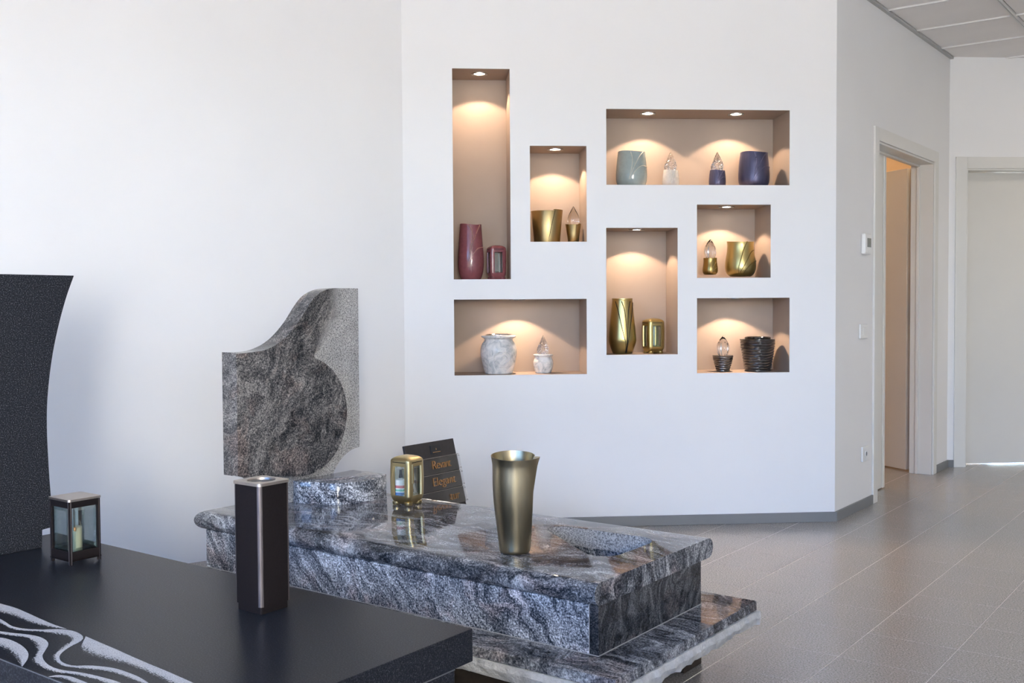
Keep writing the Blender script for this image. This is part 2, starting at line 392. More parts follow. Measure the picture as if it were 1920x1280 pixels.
# --- ceiling: backing, T-bars, tiles
ceil = struct(MB().box(-6.2, 5.6, -2.9, 14.2, H + 0.02, H + 0.15).build('ceiling', 'ceil'))
CP = 0.572; CX0, CY0 = -1.345, 6.797
for i in range(-8, 12):
    x = CX0 + i * CP
    MB().box(x - 0.012, x + 0.012, -2.85, 14.1, H - 0.006, H + 0.02).build('ceiling_main_bar', 'tbar', ceil)
    MB().box(x - 0.003, x + 0.003, -2.85, 14.1, H - 0.0075, H - 0.0055).build('bar_groove', 'trimgrey', ceil)
crest = MB(); cme = None
for j in range(-16, 13):
    y = CY0 + j * CP
    MB().box(-6.1, 5.5, y - 0.007, y + 0.007, H - 0.005, H + 0.02).build('ceiling_cross_bar', 'tbar', ceil)
    for i in range(-8, 12):
        x = CX0 + i * CP
        if i in (-1, 0, 1) and -3 < j < 3:
            if cme is None:
                c_ = MB().box(0.016, CP - 0.016, 0.011, CP - 0.011, H + 0.003, H + 0.018).build('ceiling_tile', 'ceil', ceil, bevel=0.002, seg=1); cme = c_.data
            else: c_ = bpy.data.objects.new('ceiling_tile', cme); col.objects.link(c_); c_.parent = ceil
            c_.location = (x, y, 0)
        else: crest.box(x + 0.016, x + CP - 0.016, y + 0.011, y + CP - 0.011, H + 0.003, H + 0.018)
tag(crest.build('ceiling_tile_field', 'ceil', ceil, weld=False), kind='stuff')
struct(MB().box(RX, RX + 0.022, Q[1], 7.68, H - 0.012, H - 0.001).build('trim_1', 'trimgrey'))

# --- niche wall with seven recesses
ND = 0.27
NI = dict(A=(-2.004, -1.711, 1.287, 2.356), B=(-1.610, -1.318, 1.478, 1.968), C=(-1.215, -0.250, 1.770, 2.158), D=(-1.217, -0.843, 0.893, 1.549),
          E=(-0.741, -0.350, 1.289, 1.669), F=(-2.004, -1.320, 0.795, 1.184), G=(-0.741, -0.248, 0.793, 1.184))
ss = sorted({SL, 0.0} | {v for n in NI.values() for v in n[:2]}); zs = sorted({0.0, H + 0.01} | {v for n in NI.values() for v in n[2:]})
wb = MB()
for a, b in zip(ss, ss[1:]):
    for c, d in zip(zs, zs[1:]):
        sm, zm = (a + b) / 2, (c + d) / 2
        if any(n[0] < sm < n[1] and n[2] < zm < n[3] for n in NI.values()): continue
        wb.quad(nw(a, 0, c), nw(b, 0, c), nw(b, 0, d), nw(a, 0, d))
# solid back skin of the wall, well behind the recesses
wall_back = struct(wb.build('wall_back', 'wall'))
struct(MB().quad(nw(SL - 0.2, 0.36, 0), nw(0.2, 0.36, 0), nw(0.2, 0.36, H + 0.01), nw(SL - 0.2, 0.36, H + 0.01)).build('wall_back_lining', 'wall'))
for k, (a, b, c, d) in NI.items():
    nb = MB()
    nb.quad(nw(a, ND, c), nw(b, ND, c), nw(b, ND, d), nw(a, ND, d))
    nb.quad(nw(a, 0, c), nw(b, 0, c), nw(b, ND, c), nw(a, ND, c)); nb.quad(nw(a, 0, d), nw(b, 0, d), nw(b, ND, d), nw(a, ND, d))
    nb.quad(nw(a, 0, c), nw(a, 0, d), nw(a, ND, d), nw(a, ND, c)); nb.quad(nw(b, 0, c), nw(b, 0, d), nw(b, ND, d), nw(b, ND, c))
    o = nb.build('niche', 'niche', wall_back, label='taupe painted display recess')

# --- left wall
LDX, LDY = (-0.324, -1.0152); ll = sqrt(LDX ** 2 + LDY ** 2); LDX /= ll; LDY /= ll
LE = (LC[0] + LDX * 7.0, LC[1] + LDY * 7.0)
nl = (-0.9527 * 0.15, 0.304 * 0.15)
wl = MB().prism([LC, LE, (LE[0] + nl[0], LE[1] + nl[1]), (LC[0] + nl[0], LC[1] + nl[1])], 0, H + 0.01).build('wall_left', 'wall'); struct(wl)

# --- corridor wall with double door
WT = 0.14; DY0, DY1, DZ = 6.105, 7.285, 2.085
wr = MB()
wr.box(RX - WT, RX, Q[1], DY0, 0, H + 0.01); wr.box(RX - WT, RX, DY1, 7.70, 0, H + 0.01); wr.box(RX - WT, RX, DY0, DY1, DZ, H + 0.01)
struct(wr.build('wall_corridor', 'wall', weld=False))
def casing(parent, prof):
    for bx in prof: MB().box(*bx).build('casing', 'casing', parent, bevel=0.002)
door1 = bpy.data.objects.new('door_1', None); col.objects.link(door1); struct(door1)
cw = 0.075
casing(door1, [(RX, RX + 0.012, DY0 - cw, DY0, 0, DZ + cw), (RX, RX + 0.012, DY1, DY1 + cw, 0, DZ + cw), (RX, RX + 0.012, DY0, DY1, DZ, DZ + cw)])
for bx in [(RX - WT - 0.004, RX, DY0 - 0.001, DY0 + 0.012, 0, DZ), (RX - WT - 0.004, RX, DY1 - 0.012, DY1 + 0.001, 0, DZ), (RX - WT - 0.004, RX, DY0 + 0.012, DY1 - 0.012, DZ - 0.012, DZ + 0.001)]:
    MB().box(*bx).build('jamb', 'casing', door1)
for bx in [(RX - 0.105, RX - 0.085, DY1 - 0.026, DY1 - 0.012, 0, DZ - 0.012), (RX - 0.105, RX - 0.085, DY0 + 0.012, DY1 - 0.026, DZ - 0.026, DZ - 0.012)]:
    MB().box(*bx).build('door_stop', 'casing', door1, bevel=0.002)
MB().box(RX - 0.145, RX - 0.105, DY0 + 0.014, 6.575, 0.006, DZ - 0.016).build('side_leaf', 'casing', door1, bevel=0.002)
MB().box(RX - 0.105, RX - 0.098, 6.553, 6.590, 0.006, DZ - 0.028).build('astragal', 'casing', door1, bevel=0.002)
# open leaf, hinged on the far jamb
P1 = Vector((-2.112, 7.345)); ld = Vector((-0.849, 0.528)); ln = Vector((0.528, 0.849))
lf = MB(); p = [P1, P1 + ld * 0.69, P1 + ld * 0.69 + ln * 0.042, P1 + ln * 0.042]
leaf = lf.prism([tuple(q) for q in p], 0.008, DZ - 0.016).build('door_leaf', 'door', door1, bevel=0.002)
hp = P1 + ln * 0.046 + ld * -0.002
for hz in (0.22, 1.05, 1.86):
    h = MB(); h.lathe([(0.008, 0), (0.008, 0.045), (0.0065, 0.046), (0.0065, 0.049), (0.008, 0.05), (0.008, 0.095)], 12, (hp.x + 0.012, hp.y - 0.03, hz)).build('hinge', 'steel', door1, smooth=True)
hp2 = P1 + ld * 0.63 - ln * 0.03
MB().tube([hp2.to_3d() + Vector((0, 0, 1.02)), (hp2 - ld * 0.11).to_3d() + Vector((0, 0, 1.02))], 0.008, 8).build('door_handle', 'steel', leaf, smooth=True)

# room behind the double door
rm = MB()
rm.box(-4.6, -4.5, 5.55, 9.6, 0, H); rm.box(-4.5, RX - WT, 5.55, 5.65, 0, H); rm.box(-4.5, RX - WT, 9.5, 9.6, 0, H); rm.box(RX - WT - 0.02, RX - WT, 7.72, 9.6, 0, H); rm.box(RX - WT - 0.006, RX - WT - 0.001, DY1 + 0.09, 7.75, 0, H); rm.box(RX - WT - 0.006, RX - WT - 0.001, 5.6, DY0 - 0.09, 0, H)
struct(rm.build('wall_side_room', 'warmwall', weld=False))
lamp = thing('ceiling_lamp', 'round warm ceiling lamp in the side room behind the open door', 'lamp', (-3.3, 7.9, H - 0.07))
MB().lathe([(0.15, 0.07), (0.16, 0.05), (0.155, 0.03)], 40).build('lamp_body', 'white_plastic', lamp, smooth=True)
MB().lathe([(0.15, 0.03), (0.12, 0.008), (0.0, 0.0)], 40).build('diffuser', 'lamp_disc', lamp, smooth=True)
ld_ = bpy.data.lights.new('side_room_light', 'POINT'); lo = bpy.data.objects.new('side_room_light', ld_); col.objects.link(lo); lo.parent = lamp
ld_.energy = 16; ld_.color = (1.0, 0.66, 0.38); ld_.shadow_soft_size = 0.14; lo.location = (0, 0, -0.2)

# --- far wall with closed door
F0 = (RX, 7.672)
def fw(s, off, z): return (F0[0] + s * TX - off * TY, F0[1] + s * TY + off * TX, z)
def fbox(mb, s0, s1, o0, o1, z0, z1):
    i = MB().box(s0, s1, o0, o1, z0, z1); i.xform(fw); b = len(mb.v); mb.v += i.v; mb.f += [tuple(b + k for k in f) for f in i.f]; return mb
D2a, D2b = 0.125, 1.005
fm = MB(); fbox(fm, -0.2, D2a, 0, 0.16, 0, H + 0.01); fbox(fm, D2b, 9.75, 0, 0.16, 0, H + 0.01); fbox(fm, D2a, D2b, 0, 0.16, 2.085, H + 0.01)
struct(fm.build('wall_far', 'wall', weld=False))
door2 = bpy.data.objects.new('door_2', None); col.objects.link(door2); struct(door2)
for a in [(D2a - 0.08, D2a, -0.012, 0, 0, 2.165), (D2b, D2b + 0.08, -0.012, 0, 0, 2.165), (D2a, D2b, -0.012, 0, 2.085, 2.165)]:
    fbox(MB(), *a).build('casing', 'casing', door2, bevel=0.002)
for a in [(D2a, D2a + 0.012, 0, 0.16, 0, 2.085), (D2b - 0.012, D2b, 0, 0.16, 0, 2.085), (D2a + 0.012, D2b - 0.012, 0, 0.16, 2.073, 2.085)]:
    fbox(MB(), *a).build('jamb', 'casing', door2)
fbox(MB(), D2a + 0.014, D2b - 0.014, 0.105, 0.145, 0.0065, 2.07).build('door_leaf', 'door', door2, bevel=0.002)

# --- remaining shell behind and beside the camera
struct(MB().box(5.4, 5.55, -2.9, 14.2, 0, H + 0.01).build('wall_right', 'wall'))
wf = MB(); WX0, WX1, WZ0, WZ1 = -2.8, 5.0, 0.08, 2.72
wf.box(-6.2, WX0, -2.78, -2.62, 0, H + 0.01); wf.box(WX1, 5.55, -2.78, -2.62, 0, H + 0.01); wf.box(WX0, WX1, -2.78, -2.62, 0, WZ0); wf.box(WX0, WX1, -2.78, -2.62, WZ1, H + 0.01)
struct(wf.build('wall_front', 'wall', weld=False))
win = bpy.data.objects.new('window_1', None); col.objects.link(win); struct(win)
for i in range(5):
    x = WX0 + (WX1 - WX0) * i / 4
    MB().box(x - 0.03, x + 0.03, -2.74, -2.68, WZ0, WZ1).build('window_frame', 'frame_dark', win)
for z in (WZ0 + 0.03, WZ1 - 0.03): MB().box(WX0, WX1, -2.735, -2.685, z - 0.03, z + 0.03).build('window_frame', 'frame_dark', win)
struct(MB().box(-40, 40, -60, 40, -0.16, -0.13).build('ground', 'pavement'))
hg = thing('added_hedge', 'tall clipped dark hedge added outside the shop window to screen low daylight', 'hedge', (-12, -12.5, -0.13))  # unseen hedge, added to screen the low daylight
MB().box(-25, 22.5, -0.5, 0.5, 0, 3.2).build('foliage', 'hedge', hg, bevel=0.1)
hb = thing('added_house', 'pale rendered house added outside the shop window to reflect sunlight inside', 'building', (17, -17, -0.13))  # unseen house, added to reflect sunlight through the window
MB().box(-5.5, 8, -4, 4, 0, 8.5).build('facade', 'render', hb)
rf = MB(); rf.quad((-6, -4.4, 8.5), (8.5, -4.4, 8.5), (8.5, 0, 11), (-6, 0, 11)); rf.quad((-6, 4.4, 8.5), (8.5, 4.4, 8.5), (8.5, 0, 11), (-6, 0, 11)); rf.quad((-5.5, -4, 8.5), (-5.5, 4, 8.5), (-5.5, 0, 10.8)); rf.build('roof', 'bearer', hb)
for wx in (-3, 5):
    for wz in (4.4,): MB().box(wx, wx + 1.1, 3.98, 4.03, wz, wz + 1.5).build('house_window', 'frame_dark', hb)

# --- baseboards
def bb(name, s0, s1, fr, z1=0.052, th=0.011):
    return struct(MB().box(s0, s1, -th, 0, 0, z1).xform(fr).build(name, 'base', bevel=0.002))
bb('baseboard_back', SL, 0.009, nw)
struct(MB().box(RX, RX + 0.011, Q[1] - 0.004, DY0 - cw, 0, 0.052).build('baseboard_corridor', 'base', bevel=0.002))
struct(MB().box(RX, RX + 0.011, DY1 + cw, 7.68, 0, 0.052).build('baseboard_corridor_end', 'base', bevel=0.002))
bb('baseboard_far', 0.0, D2a - 0.08, fw)

# --- wall fittings on the corridor wall
t = thing('thermostat', 'white wall thermostat with grey display above the light switch', 'thermostat', (RX, 5.865, 1.425))
MB().box(0.0, 0.026, -0.042, 0.062, 0, 0.115).build('housing', 'white_plastic', t, bevel=0.008, seg=3)
MB().box(0.024, 0.0268, -0.012, 0.052, 0.04, 0.09).build('display', 'lcd', t)
MB().box(0.024, 0.0272, 0.0, 0.02, 0.012, 0.022).build('button', 'white_plastic', t, bevel=0.001)
t = thing('light_switch', 'white light switch plate beside the open double door', 'light switch', (RX, 5.855, 0.955))
MB().box(0.0, 0.010, -0.058, 0.066, 0, 0.082).build('cover_plate', 'white_plastic', t, bevel=0.004, seg=3)
MB().box(0.009, 0.0125, -0.022, 0.030, 0.020, 0.062).build('rocker', 'white_plastic', t, bevel=0.002)
t = thing('power_socket', 'white power socket low on the wall beside the doorway', 'socket', (RX, 5.895, 0.262))
MB().box(0.0, 0.010, -0.052, 0.066, 0, 0.085).build('cover_plate', 'white_plastic', t, bevel=0.004, seg=3)
MB().lathe([(0.018, 0), (0.018, 0.004), (0.013, 0.004), (0.012, 0.001)], 20).xform(lambda x, y, z: (0.009 + z, 0.008 + x, 0.042 + y)).build('socket_face', 'white_plastic', t, smooth=True)
for dz in (-0.007, 0.0, 0.007): MB().lathe([(0.0022, 0), (0.0022, 0.0012)], 8).xform(lambda x, y, z: (0.0105 + z, 0.008 + x, 0.042 + y + dz)).build('contact_hole', 'black', t)

# ================================================================== GREY GRANITE GRAVE
grave = thing('granite_grave', 'swirled grey granite grave surround with planter opening, raised on a stepped plinth', 'grave', (-2.3, 2.66, 0))
def loc(dx, dy): return lambda x, y, z: (x - dx, y - dy, z)
gl = loc(-2.3, 2.66)
# planter hole outline
tri = [(-2.075, 2.898), (-1.588, 2.908), (-1.588, 2.548)]; rad = (0.05, 0.07, 0.06); hole = []
for k in range(3):
    p0, p1, p2 = (Vector(tri[(k + d) % 3]) for d in (-1, 0, 1)); a = (p0 - p1).normalized(); b = (p2 - p1).normalized()
    half = a.angle(b) / 2; d = rad[k] / math.tan(half); c = p1 + (a + b).normalized() * rad[k] / sin(half); s0 = p1 + a * d; s1 = p1 + b * d
    a0 = math.atan2(s0.y - c.y, s0.x - c.x); a1 = math.atan2(s1.y - c.y, s1.x - c.x)
    while a1 - a0 > pi: a1 -= 2 * pi
    while a1 - a0 < -pi: a1 += 2 * pi
    hole += [(c.x + rad[k] * cos(a0 + (a1 - a0) * q / 8), c.y + rad[k] * sin(a0 + (a1 - a0) * q / 8)) for q in range(9)]
# ledger slab with bullnosed long edges and head edge
X0, X1, Y0, Y1 = -3.197, -1.470, 2.330, 3.038; zc, r_ = 0.379, 0.031
lm = MB(); rings = []
for k in range(13):
    ph = -pi / 2 + pi * k / 12; i_ = r_ * (1 - cos(ph)); z = zc + r_ * sin(ph)
    rr = 0.02; x0, y0, y1 = X0 + i_, Y0 + i_, Y1 - i_
    ring = [(X1, y0, z)]
    for a in range(7): an = -pi / 2 - (pi / 2) * a / 6; ring.append((x0 + rr + rr * cos(an), y0 + rr + rr * sin(an), z))
    for a in range(7): an = pi - (pi / 2) * a / 6; ring.append((x0 + rr + rr * cos(an), y1 - rr + rr * sin(an), z))
    ring.append((X1, y1, z)); rings.append(ring)
lm.grid(rings)
lm.quad(*([r[0] for r in rings] + [r[-1] for r in reversed(rings)]))
for ring, z in ((rings[0], zc - r_), (rings[-1], zc + r_)):
    o2 = [(p[0], p[1]) for p in ring]; allp = o2 + hole
    for tr in tessellate_polygon([[Vector((*p, 0)) for p in o2], [Vector((*p, 0)) for p in hole]]): lm.quad(*[(*allp[i], z) for i in tr])
n = len(hole)
hw = MB()
for k in range(n):
    a, b = hole[k], hole[(k + 1) % n]; hw.quad((*a, zc - r_), (*b, zc - r_), (*b, zc + r_ - 0.0005), (*a, zc + r_ - 0.0005))
lm.xform(gl).build('ledger_slab', 'gran', grave, smooth=True)
hw.xform(gl).build('planter_rim', 'gran_rough', grave, smooth=True, label='bush hammered inner rim of the planter opening')
BZ0, BZ1 = 0.2135, 0.348
MB().box(-3.14, -1.5005, 2.350, 2.380, BZ0, BZ1).xform(gl).build('side_panel', 'gran_lit', grave, bevel=0.001, seg=1)
MB().box(-3.14, -1.5005, 2.925, 2.955, BZ0, BZ1).xform(gl).build('side_panel', 'gran_lit', grave, bevel=0.001, seg=1)
MB().box(-1.4995, -1.4705, 2.350, 2.955, BZ0, BZ1).xform(gl).build('foot_panel', 'gran_foot_shaded', grave, bevel=0.001, seg=1)
MB().box(-3.14, -3.11, 2.381, 2.924, BZ0, BZ1).xform(gl).build('head_panel', 'gran_foot_shaded', grave)
MB().box(-3.10, -1.51, 2.385, 2.92, BZ0, 0.25).xform(gl).build('planter_floor', 'soil', grave)
for bx in [(-3.14, -1.4695, 2.3488, 2.352, 0.2115, 0.2142), (-1.472, -1.4692, 2.349, 2.956, 0.2115, 0.2142), (-1.5009, -1.4991, 2.3492, 2.352, BZ0, BZ1)]:
    MB().box(*bx).xform(gl).build('joint', 'seam', grave)
MB().box(-3.13, -1.344, 2.226, 3.092, 0.182, 0.212).xform(gl).build('plinth_slab', 'gran', grave, bevel=0.0025)
# rough mortar bed with ragged edge
bed = MB(); ring_t, ring_m, ring_b = [], [], []
def edge_pts():
    x0, x1, y0, y1 = -3.13, -1.334, 2.217, 3.100
    for k in range(60): yield (x0 + (x1 - x0) * k / 60, y0, 0, -1)
    for k in range(40): yield (x1, y0 + (y1 - y0) * k / 40, 1, 0)
    for k in range(60): yield (x1 - (x1 - x0) * k / 60, y1, 0, 1)
    for k in range(40): yield (x0, y1 - (y1 - y0) * k / 40, -1, 0)
for x, y, nx, ny in edge_pts():
    a, b, c = (random.uniform(-1, 1) for _ in range(3)); w_ = 0.5 + 0.5 * sin(x * 31 + y * 23)
    ring_t.append((x + nx * (-0.006 + 0.002 * a), y + ny * (-0.006 + 0.002 * a), 0.1815))
    ring_m.append((x + nx * (0.004 * a), y + ny * (0.004 * a), 0.163 + 0.003 * b))
    ring_b.append((x + nx * (-0.010 + 0.005 * b), y + ny * (-0.010 + 0.005 * b), 0.136 + 0.006 * w_ + 0.004 * c))
bed.grid([ring_t, ring_m, ring_b], True); bed.cap(ring_t); bed.cap(list(reversed(ring_b)))
bed.xform(gl).build('mortar_bed', 'mortar', grave)
for y_, wh in ((2.36, 'side facing the dark grave'), (2.96, 'side facing the niche wall')):
    b = tag(MB().box(-3.05, -1.50, y_ - 0.06, y_ + 0.06, 0, 0.128).build('timber_bearer', 'bearer', bevel=0.004), 'long dark timber bearer under the granite grave, on the %s' % wh, 'bearer', 'bearers under the granite grave')

# headstone
hs = thing('granite_headstone', 'swirled grey granite headstone with wave shaped top and a raised disc on its face', 'headstone', (-3.043, 2.705, 0.4105))
hl = lambda x, y, z: (x + 3.043, y - 2.705, z - 0.4105)
top_tab = catmull([(2.388, 0.990), (2.44, 0.988), (2.499, 0.991), (2.55, 1.004), (2.594, 1.024), (2.64, 1.057), (2.682, 1.097), (2.71, 1.131), (2.736, 1.161), (2.765, 1.188), (2.80, 1.207), (2.84, 1.219), (2.879, 1.224), (2.93, 1.2245), (3.026, 1.2245)], 4)
topz = lambda y: lerp_tab(top_tab, y)
Yl, Yr_, FXb, FXf, FXp = 2.388, 3.026, -3.083, -3.033, -3.003
def botz(y):
    if y < 2.535: return 0.4105 + sqrt(max(0, 0.137 ** 2 - (y - 2.398) ** 2)) if y > 2.398 else 0.5475
    if y > 2.858: return 0.4105 + sqrt(max(0, 0.170 ** 2 - (min(y, 3.026) - 3.028) ** 2))
    return 0.4105
ys = sorted(set([Yl, 2.398, 2.5349, 2.5351, 2.8579, 2.8581, Yr_] + [Yl + (Yr_ - Yl) * k / 110 for k in range(111)] + [2.53, 2.533, 2.86, 2.863, 2.866]))
fr = [[(FXf, y, botz(y) + (topz(y) - botz(y)) * k / 14) for y in ys] for k in range(15)]
bk = [[(FXb, y, z) for (_, y, z) in row] for row in fr]
body = MB(); body.grid(bk); body.grid([bk[0], fr[0]]); body.grid([bk[-1], fr[-1]]); body.grid([[r[0] for r in bk], [r[0] for r in fr]]); body.grid([[r[-1] for r in bk], [r[-1] for r in fr]])
body.xform(hl).build('slab', 'gran_head', hs, smooth=True)
MB().grid(fr).xform(hl).build('hammered_face', 'gran_rough', hs, label='light bush hammered recessed face')
# raised polished part, row by row
inv_top = sorted((z, y) for y, z in top_tab)
CY, CZ, CR = 2.700, 0.735, 0.227
rows, pol = [], []; NR, NC = 120, 70
for k in range(NR + 1):
    z = 0.5085 + (1.2240 - 0.5085) * k / NR
    left = Yl if 0.546 <= z <= 0.989 else (lerp_tab(inv_top, z) if z > 0.989 else Yl + (0.546 - z) / 0.0375 * 0.30)
    if z <= 0.952: right = CY + sqrt(max(0, CR ** 2 - (z - CZ) ** 2))
    else: q = (z - 0.952) / 0.272; right = 2.765 + 0.255 * min(1, q * 1.7)
    left = min(left, right - 0.002); row, pr = [], []
    for c in range(NC + 1):
        y = left + (right - left) * c / NC
        if z <= 0.952: tk = 1.0
        else:
            wd = 0.004 + 0.30 * min(1, (z - 0.952) / 0.14); e = min(1, (right - y) / wd); tk = e * e * (3 - 2 * e)
        row.append((FXf + 0.0004 + (FXp - FXf) * tk, y, z)); pr.append(tk)
    rows.append(row); pol += pr
pf = MB(); pf.grid(rows); pf.attr['polish'] = pol
pf.xform(hl).build('polished_face', 'headface', hs, smooth=True, weld=False, label='polished raised face ending in a round disc edge')
sk = MB(); edge = [r[0] for r in rows] + rows[-1][1:] + [r[-1] for r in reversed(rows)][1:] + list(reversed(rows[0]))[1:-1]
sk.grid([edge, [(FXf - 0.0005, y, z) for (_, y, z) in edge]], True)
sk.xform(hl).build('face_edge', 'gran_head', hs)

# low stone in front of the headstone stem
ps = thing('pillow_stone', 'low fan shaped granite block at the foot of the granite headstone', 'stone block', (-2.93, 2.83, 0.4105))
pb = [(-3.030, 2.985), (-3.030, 2.668), (-2.995, 2.660), (-2.945, 2.688), (-2.865, 2.708), (-2.825, 2.755), (-2.805, 2.83), (-2.813, 2.91), (-2.848, 2.986)]
pbs = catmull(pb[1:] , 4); out = [pb[0]] + pbs
pr_ = MB()
rg = []
for k, (z, i_) in enumerate([(0.0, 0.0), (0.079, 0.0), (0.081, 0.001), (0.082, 0.003)]):
    rg.append([(-2.93 + (x + 2.93) * (1 - i_ * 8), 2.83 + (y - 2.83) * (1 - i_ * 8), z) for x, y in out])
pr_.grid(rg, True); pr_.cap(rg[-1]); pr_.cap(list(reversed(rg[0])))
pr_.xform(lambda x, y, z: (x + 2.93, y - 2.83, z)).build('block', 'gran_lit', ps, smooth=True)

# ================================================================== DARK GRAVE
dg = thing('dark_grave', 'dark anthracite granite grave slab with sandblasted wave ornament on its top', 'grave', (-2.25, 1.4, 0))
dl = loc(-2.25, 1.4); DX0, DX1, DYa, DYb, DT = -3.09, -1.416, 1.045, 1.750, 0.45
MB().box(DX0, DX1, DYa, DYb, 0.378, DT).xform(dl).build('ledger_slab', 'dark', dg, bevel=0.002)
MB().box(DX0 + 0.05, DX1 - 0.002, DYa + 0.045, DYb - 0.06, 0.10, 0.3775).xform(dl).build('side_wall', 'dark', dg, bevel=0.002)
MB().box(DX0 + 0.02, DX1 + 0.06, DYa + 0.0, DYb - 0.02, 0.0, 0.0995).xform(dl).build('plinth_slab', 'dark', dg, bevel=0.003)
MB().box(DX0 + 0.05, DX1 - 0.0015, DYa + 0.044, DYb - 0.059, 0.375, 0.3778).xform(dl).build('joint', 'trimdark', dg)
# sandblasted ribbons: (crisp edge, ragged edge) on the slab top, metres in x, y
ENG = [([(-2.5218, 1.2501), (-2.4543, 1.246), (-2.381, 1.2477), (-2.271, 1.2377), (-2.1895, 1.2311), (-2.1384, 1.2309)],
        [(-2.4169, 1.1974), (-2.3635, 1.1993), (-2.3177, 1.2044), (-2.2576, 1.2012), (-2.1977, 1.2068), (-2.155, 1.2211), (-2.1367, 1.2299)]),
       ([(-2.4236, 1.2008), (-2.3664, 1.1893), (-2.3315, 1.1829), (-2.3005, 1.1782), (-2.2535, 1.1706), (-2.2133, 1.1773), (-2.1776, 1.1956), (-2.1505, 1.2186), (-2.1198, 1.2297), (-2.0859, 1.229), (-2.0521, 1.2184), (-2.032, 1.1987), (-2.021, 1.1735), (-2.0039, 1.147), (-1.9824, 1.1247), (-1.9521, 1.1099), (-1.9243, 1.1061), (-1.9018, 1.1104), (-1.884, 1.1262), (-1.8507, 1.1413), (-1.8201, 1.1488), (-1.7795, 1.1496), (-1.7405, 1.1471), (-1.7028, 1.1396), (-1.6521, 1.1261)],
        [(-2.3644, 1.1711), (-2.3189, 1.165), (-2.2913, 1.1621), (-2.2559, 1.1578), (-2.227, 1.1566), (-2.1932, 1.1665), (-2.1607, 1.1862), (-2.1291, 1.1911), (-2.1035, 1.1954), (-2.0771, 1.197), (-2.0603, 1.192), (-2.0455, 1.1824), (-2.038, 1.1613), (-2.0192, 1.136), (-1.9887, 1.108), (-1.956, 1.0982), (-1.9174, 1.0934), (-1.8886, 1.1025), (-1.86, 1.1116), (-1.8251, 1.1253), (-1.7889, 1.1289), (-1.7493, 1.1298), (-1.7069, 1.1282), (-1.6571, 1.1173)]),
       ([(-2.2719, 1.1246), (-2.2407, 1.1361), (-2.2069, 1.146), (-2.1762, 1.1574), (-2.1404, 1.1656), (-2.1015, 1.1625), (-2.0684, 1.1494), (-2.036, 1.124), (-2.0107, 1.1045), (-1.9732, 1.0888), (-1.9348, 1.0809), (-1.8996, 1.0831), (-1.8711, 1.0922), (-1.8408, 1.1), (-1.8066, 1.1051), (-1.7711, 1.1088), (-1.7448, 1.1094), (-1.7006, 1.1066)],
        [(-2.2426, 1.1099), (-2.2148, 1.1228), (-2.1815, 1.1327), (-2.1486, 1.1424), (-2.1115, 1.1351), (-2.0863, 1.1267), (-2.0643, 1.1165), (-2.0336, 1.1005), (-2.0023, 1.0739), (-1.9707, 1.0668), (-1.9345, 1.0638), (-1.8974, 1.0648), (-1.8713, 1.0752), (-1.8412, 1.083), (-1.8052, 1.087), (-1.7767, 1.0865), (-1.7282, 1.0816)]),
       ([(-2.2254, 1.1013), (-2.1978, 1.1141), (-2.1721, 1.1187), (-2.136, 1.1176), (-2.0915, 1.1099), (-2.049, 1.0957), (-2.016, 1.0761), (-1.9929, 1.0568), (-1.9822, 1.0469)],
        [(-2.1753, 1.0761), (-2.122, 1.0751), (-2.0902, 1.0725), (-2.0504, 1.0637), (-2.0193, 1.0557), (-1.9926, 1.0482), (-1.9817, 1.0461)]),
       ([(-2.0556, 1.2262), (-1.9925, 1.2203), (-1.9229, 1.2146), (-1.8539, 1.2077), (-1.79, 1.2024), (-1.7533, 1.1997), (-1.7141, 1.1966), (-1.6141, 1.1871), (-1.5023, 1.1767)],
        [(-1.9877, 1.1714), (-1.967, 1.1608), (-1.9479, 1.1557), (-1.9041, 1.1564), (-1.8659, 1.1598), (-1.8369, 1.1687), (-1.7957, 1.1692), (-1.7368, 1.1663), (-1.6979, 1.1614), (-1.6551, 1.1549), (-1.5815, 1.1467), (-1.5208, 1.137)]),
       ([(-1.8871, 1.0472), (-1.8801, 1.0633), (-1.852, 1.0724), (-1.8245, 1.0731), (-1.7958, 1.0727), (-1.7508, 1.0704)],
        [(-1.8824, 1.0462), (-1.8716, 1.0501), (-1.8503, 1.0546), (-1.8213, 1.0544), (-1.772, 1.05)])]
for cr, rg_ in ENG:
    a, b = catmull(cr, 6), catmull(rg_, 6); N = 60
    def samp(c, t):
        d = [0]
        for p, q in zip(c, c[1:]): d.append(d[-1] + math.dist(p, q))
        x = t * d[-1]
        for i in range(len(c) - 1):
            if x <= d[i + 1]: f = (x - d[i]) / max(1e-9, d[i + 1] - d[i]); return (c[i][0] + (c[i + 1][0] - c[i][0]) * f, c[i][1] + (c[i + 1][1] - c[i][1]) * f)
        return c[-1]
    e = MB(); fade = []
    for k in range(7):
        f = k / 6; row = []
        for i in range(N + 1):
            p, q = samp(a, i / N), samp(b, i / N)
            row.append((min(DX1, p[0] + (q[0] - p[0]) * f), max(DYa + 0.001, p[1] + (q[1] - p[1]) * f), DT + 0.0004)); fade.append(1 - f)
        if k: e.grid([prev, row])
        prev = row
    # grid() appends both rows each time: rebuild the attribute in the same order
    e.attr['fade'] = [v for k in range(6) for r in (k, k + 1) for v in fade[r * (N + 1):(r + 1) * (N + 1)]]
    e.xform(dl).build('sandblasted_wave', 'engrave', dg, weld=False)
MB().box(DX0, DX1, DYa - 0.0002, DYa + 0.0018, DT - 0.0018, DT + 0.0003).xform(dl).build('sandblasted_edge_line', 'trimdark', dg)

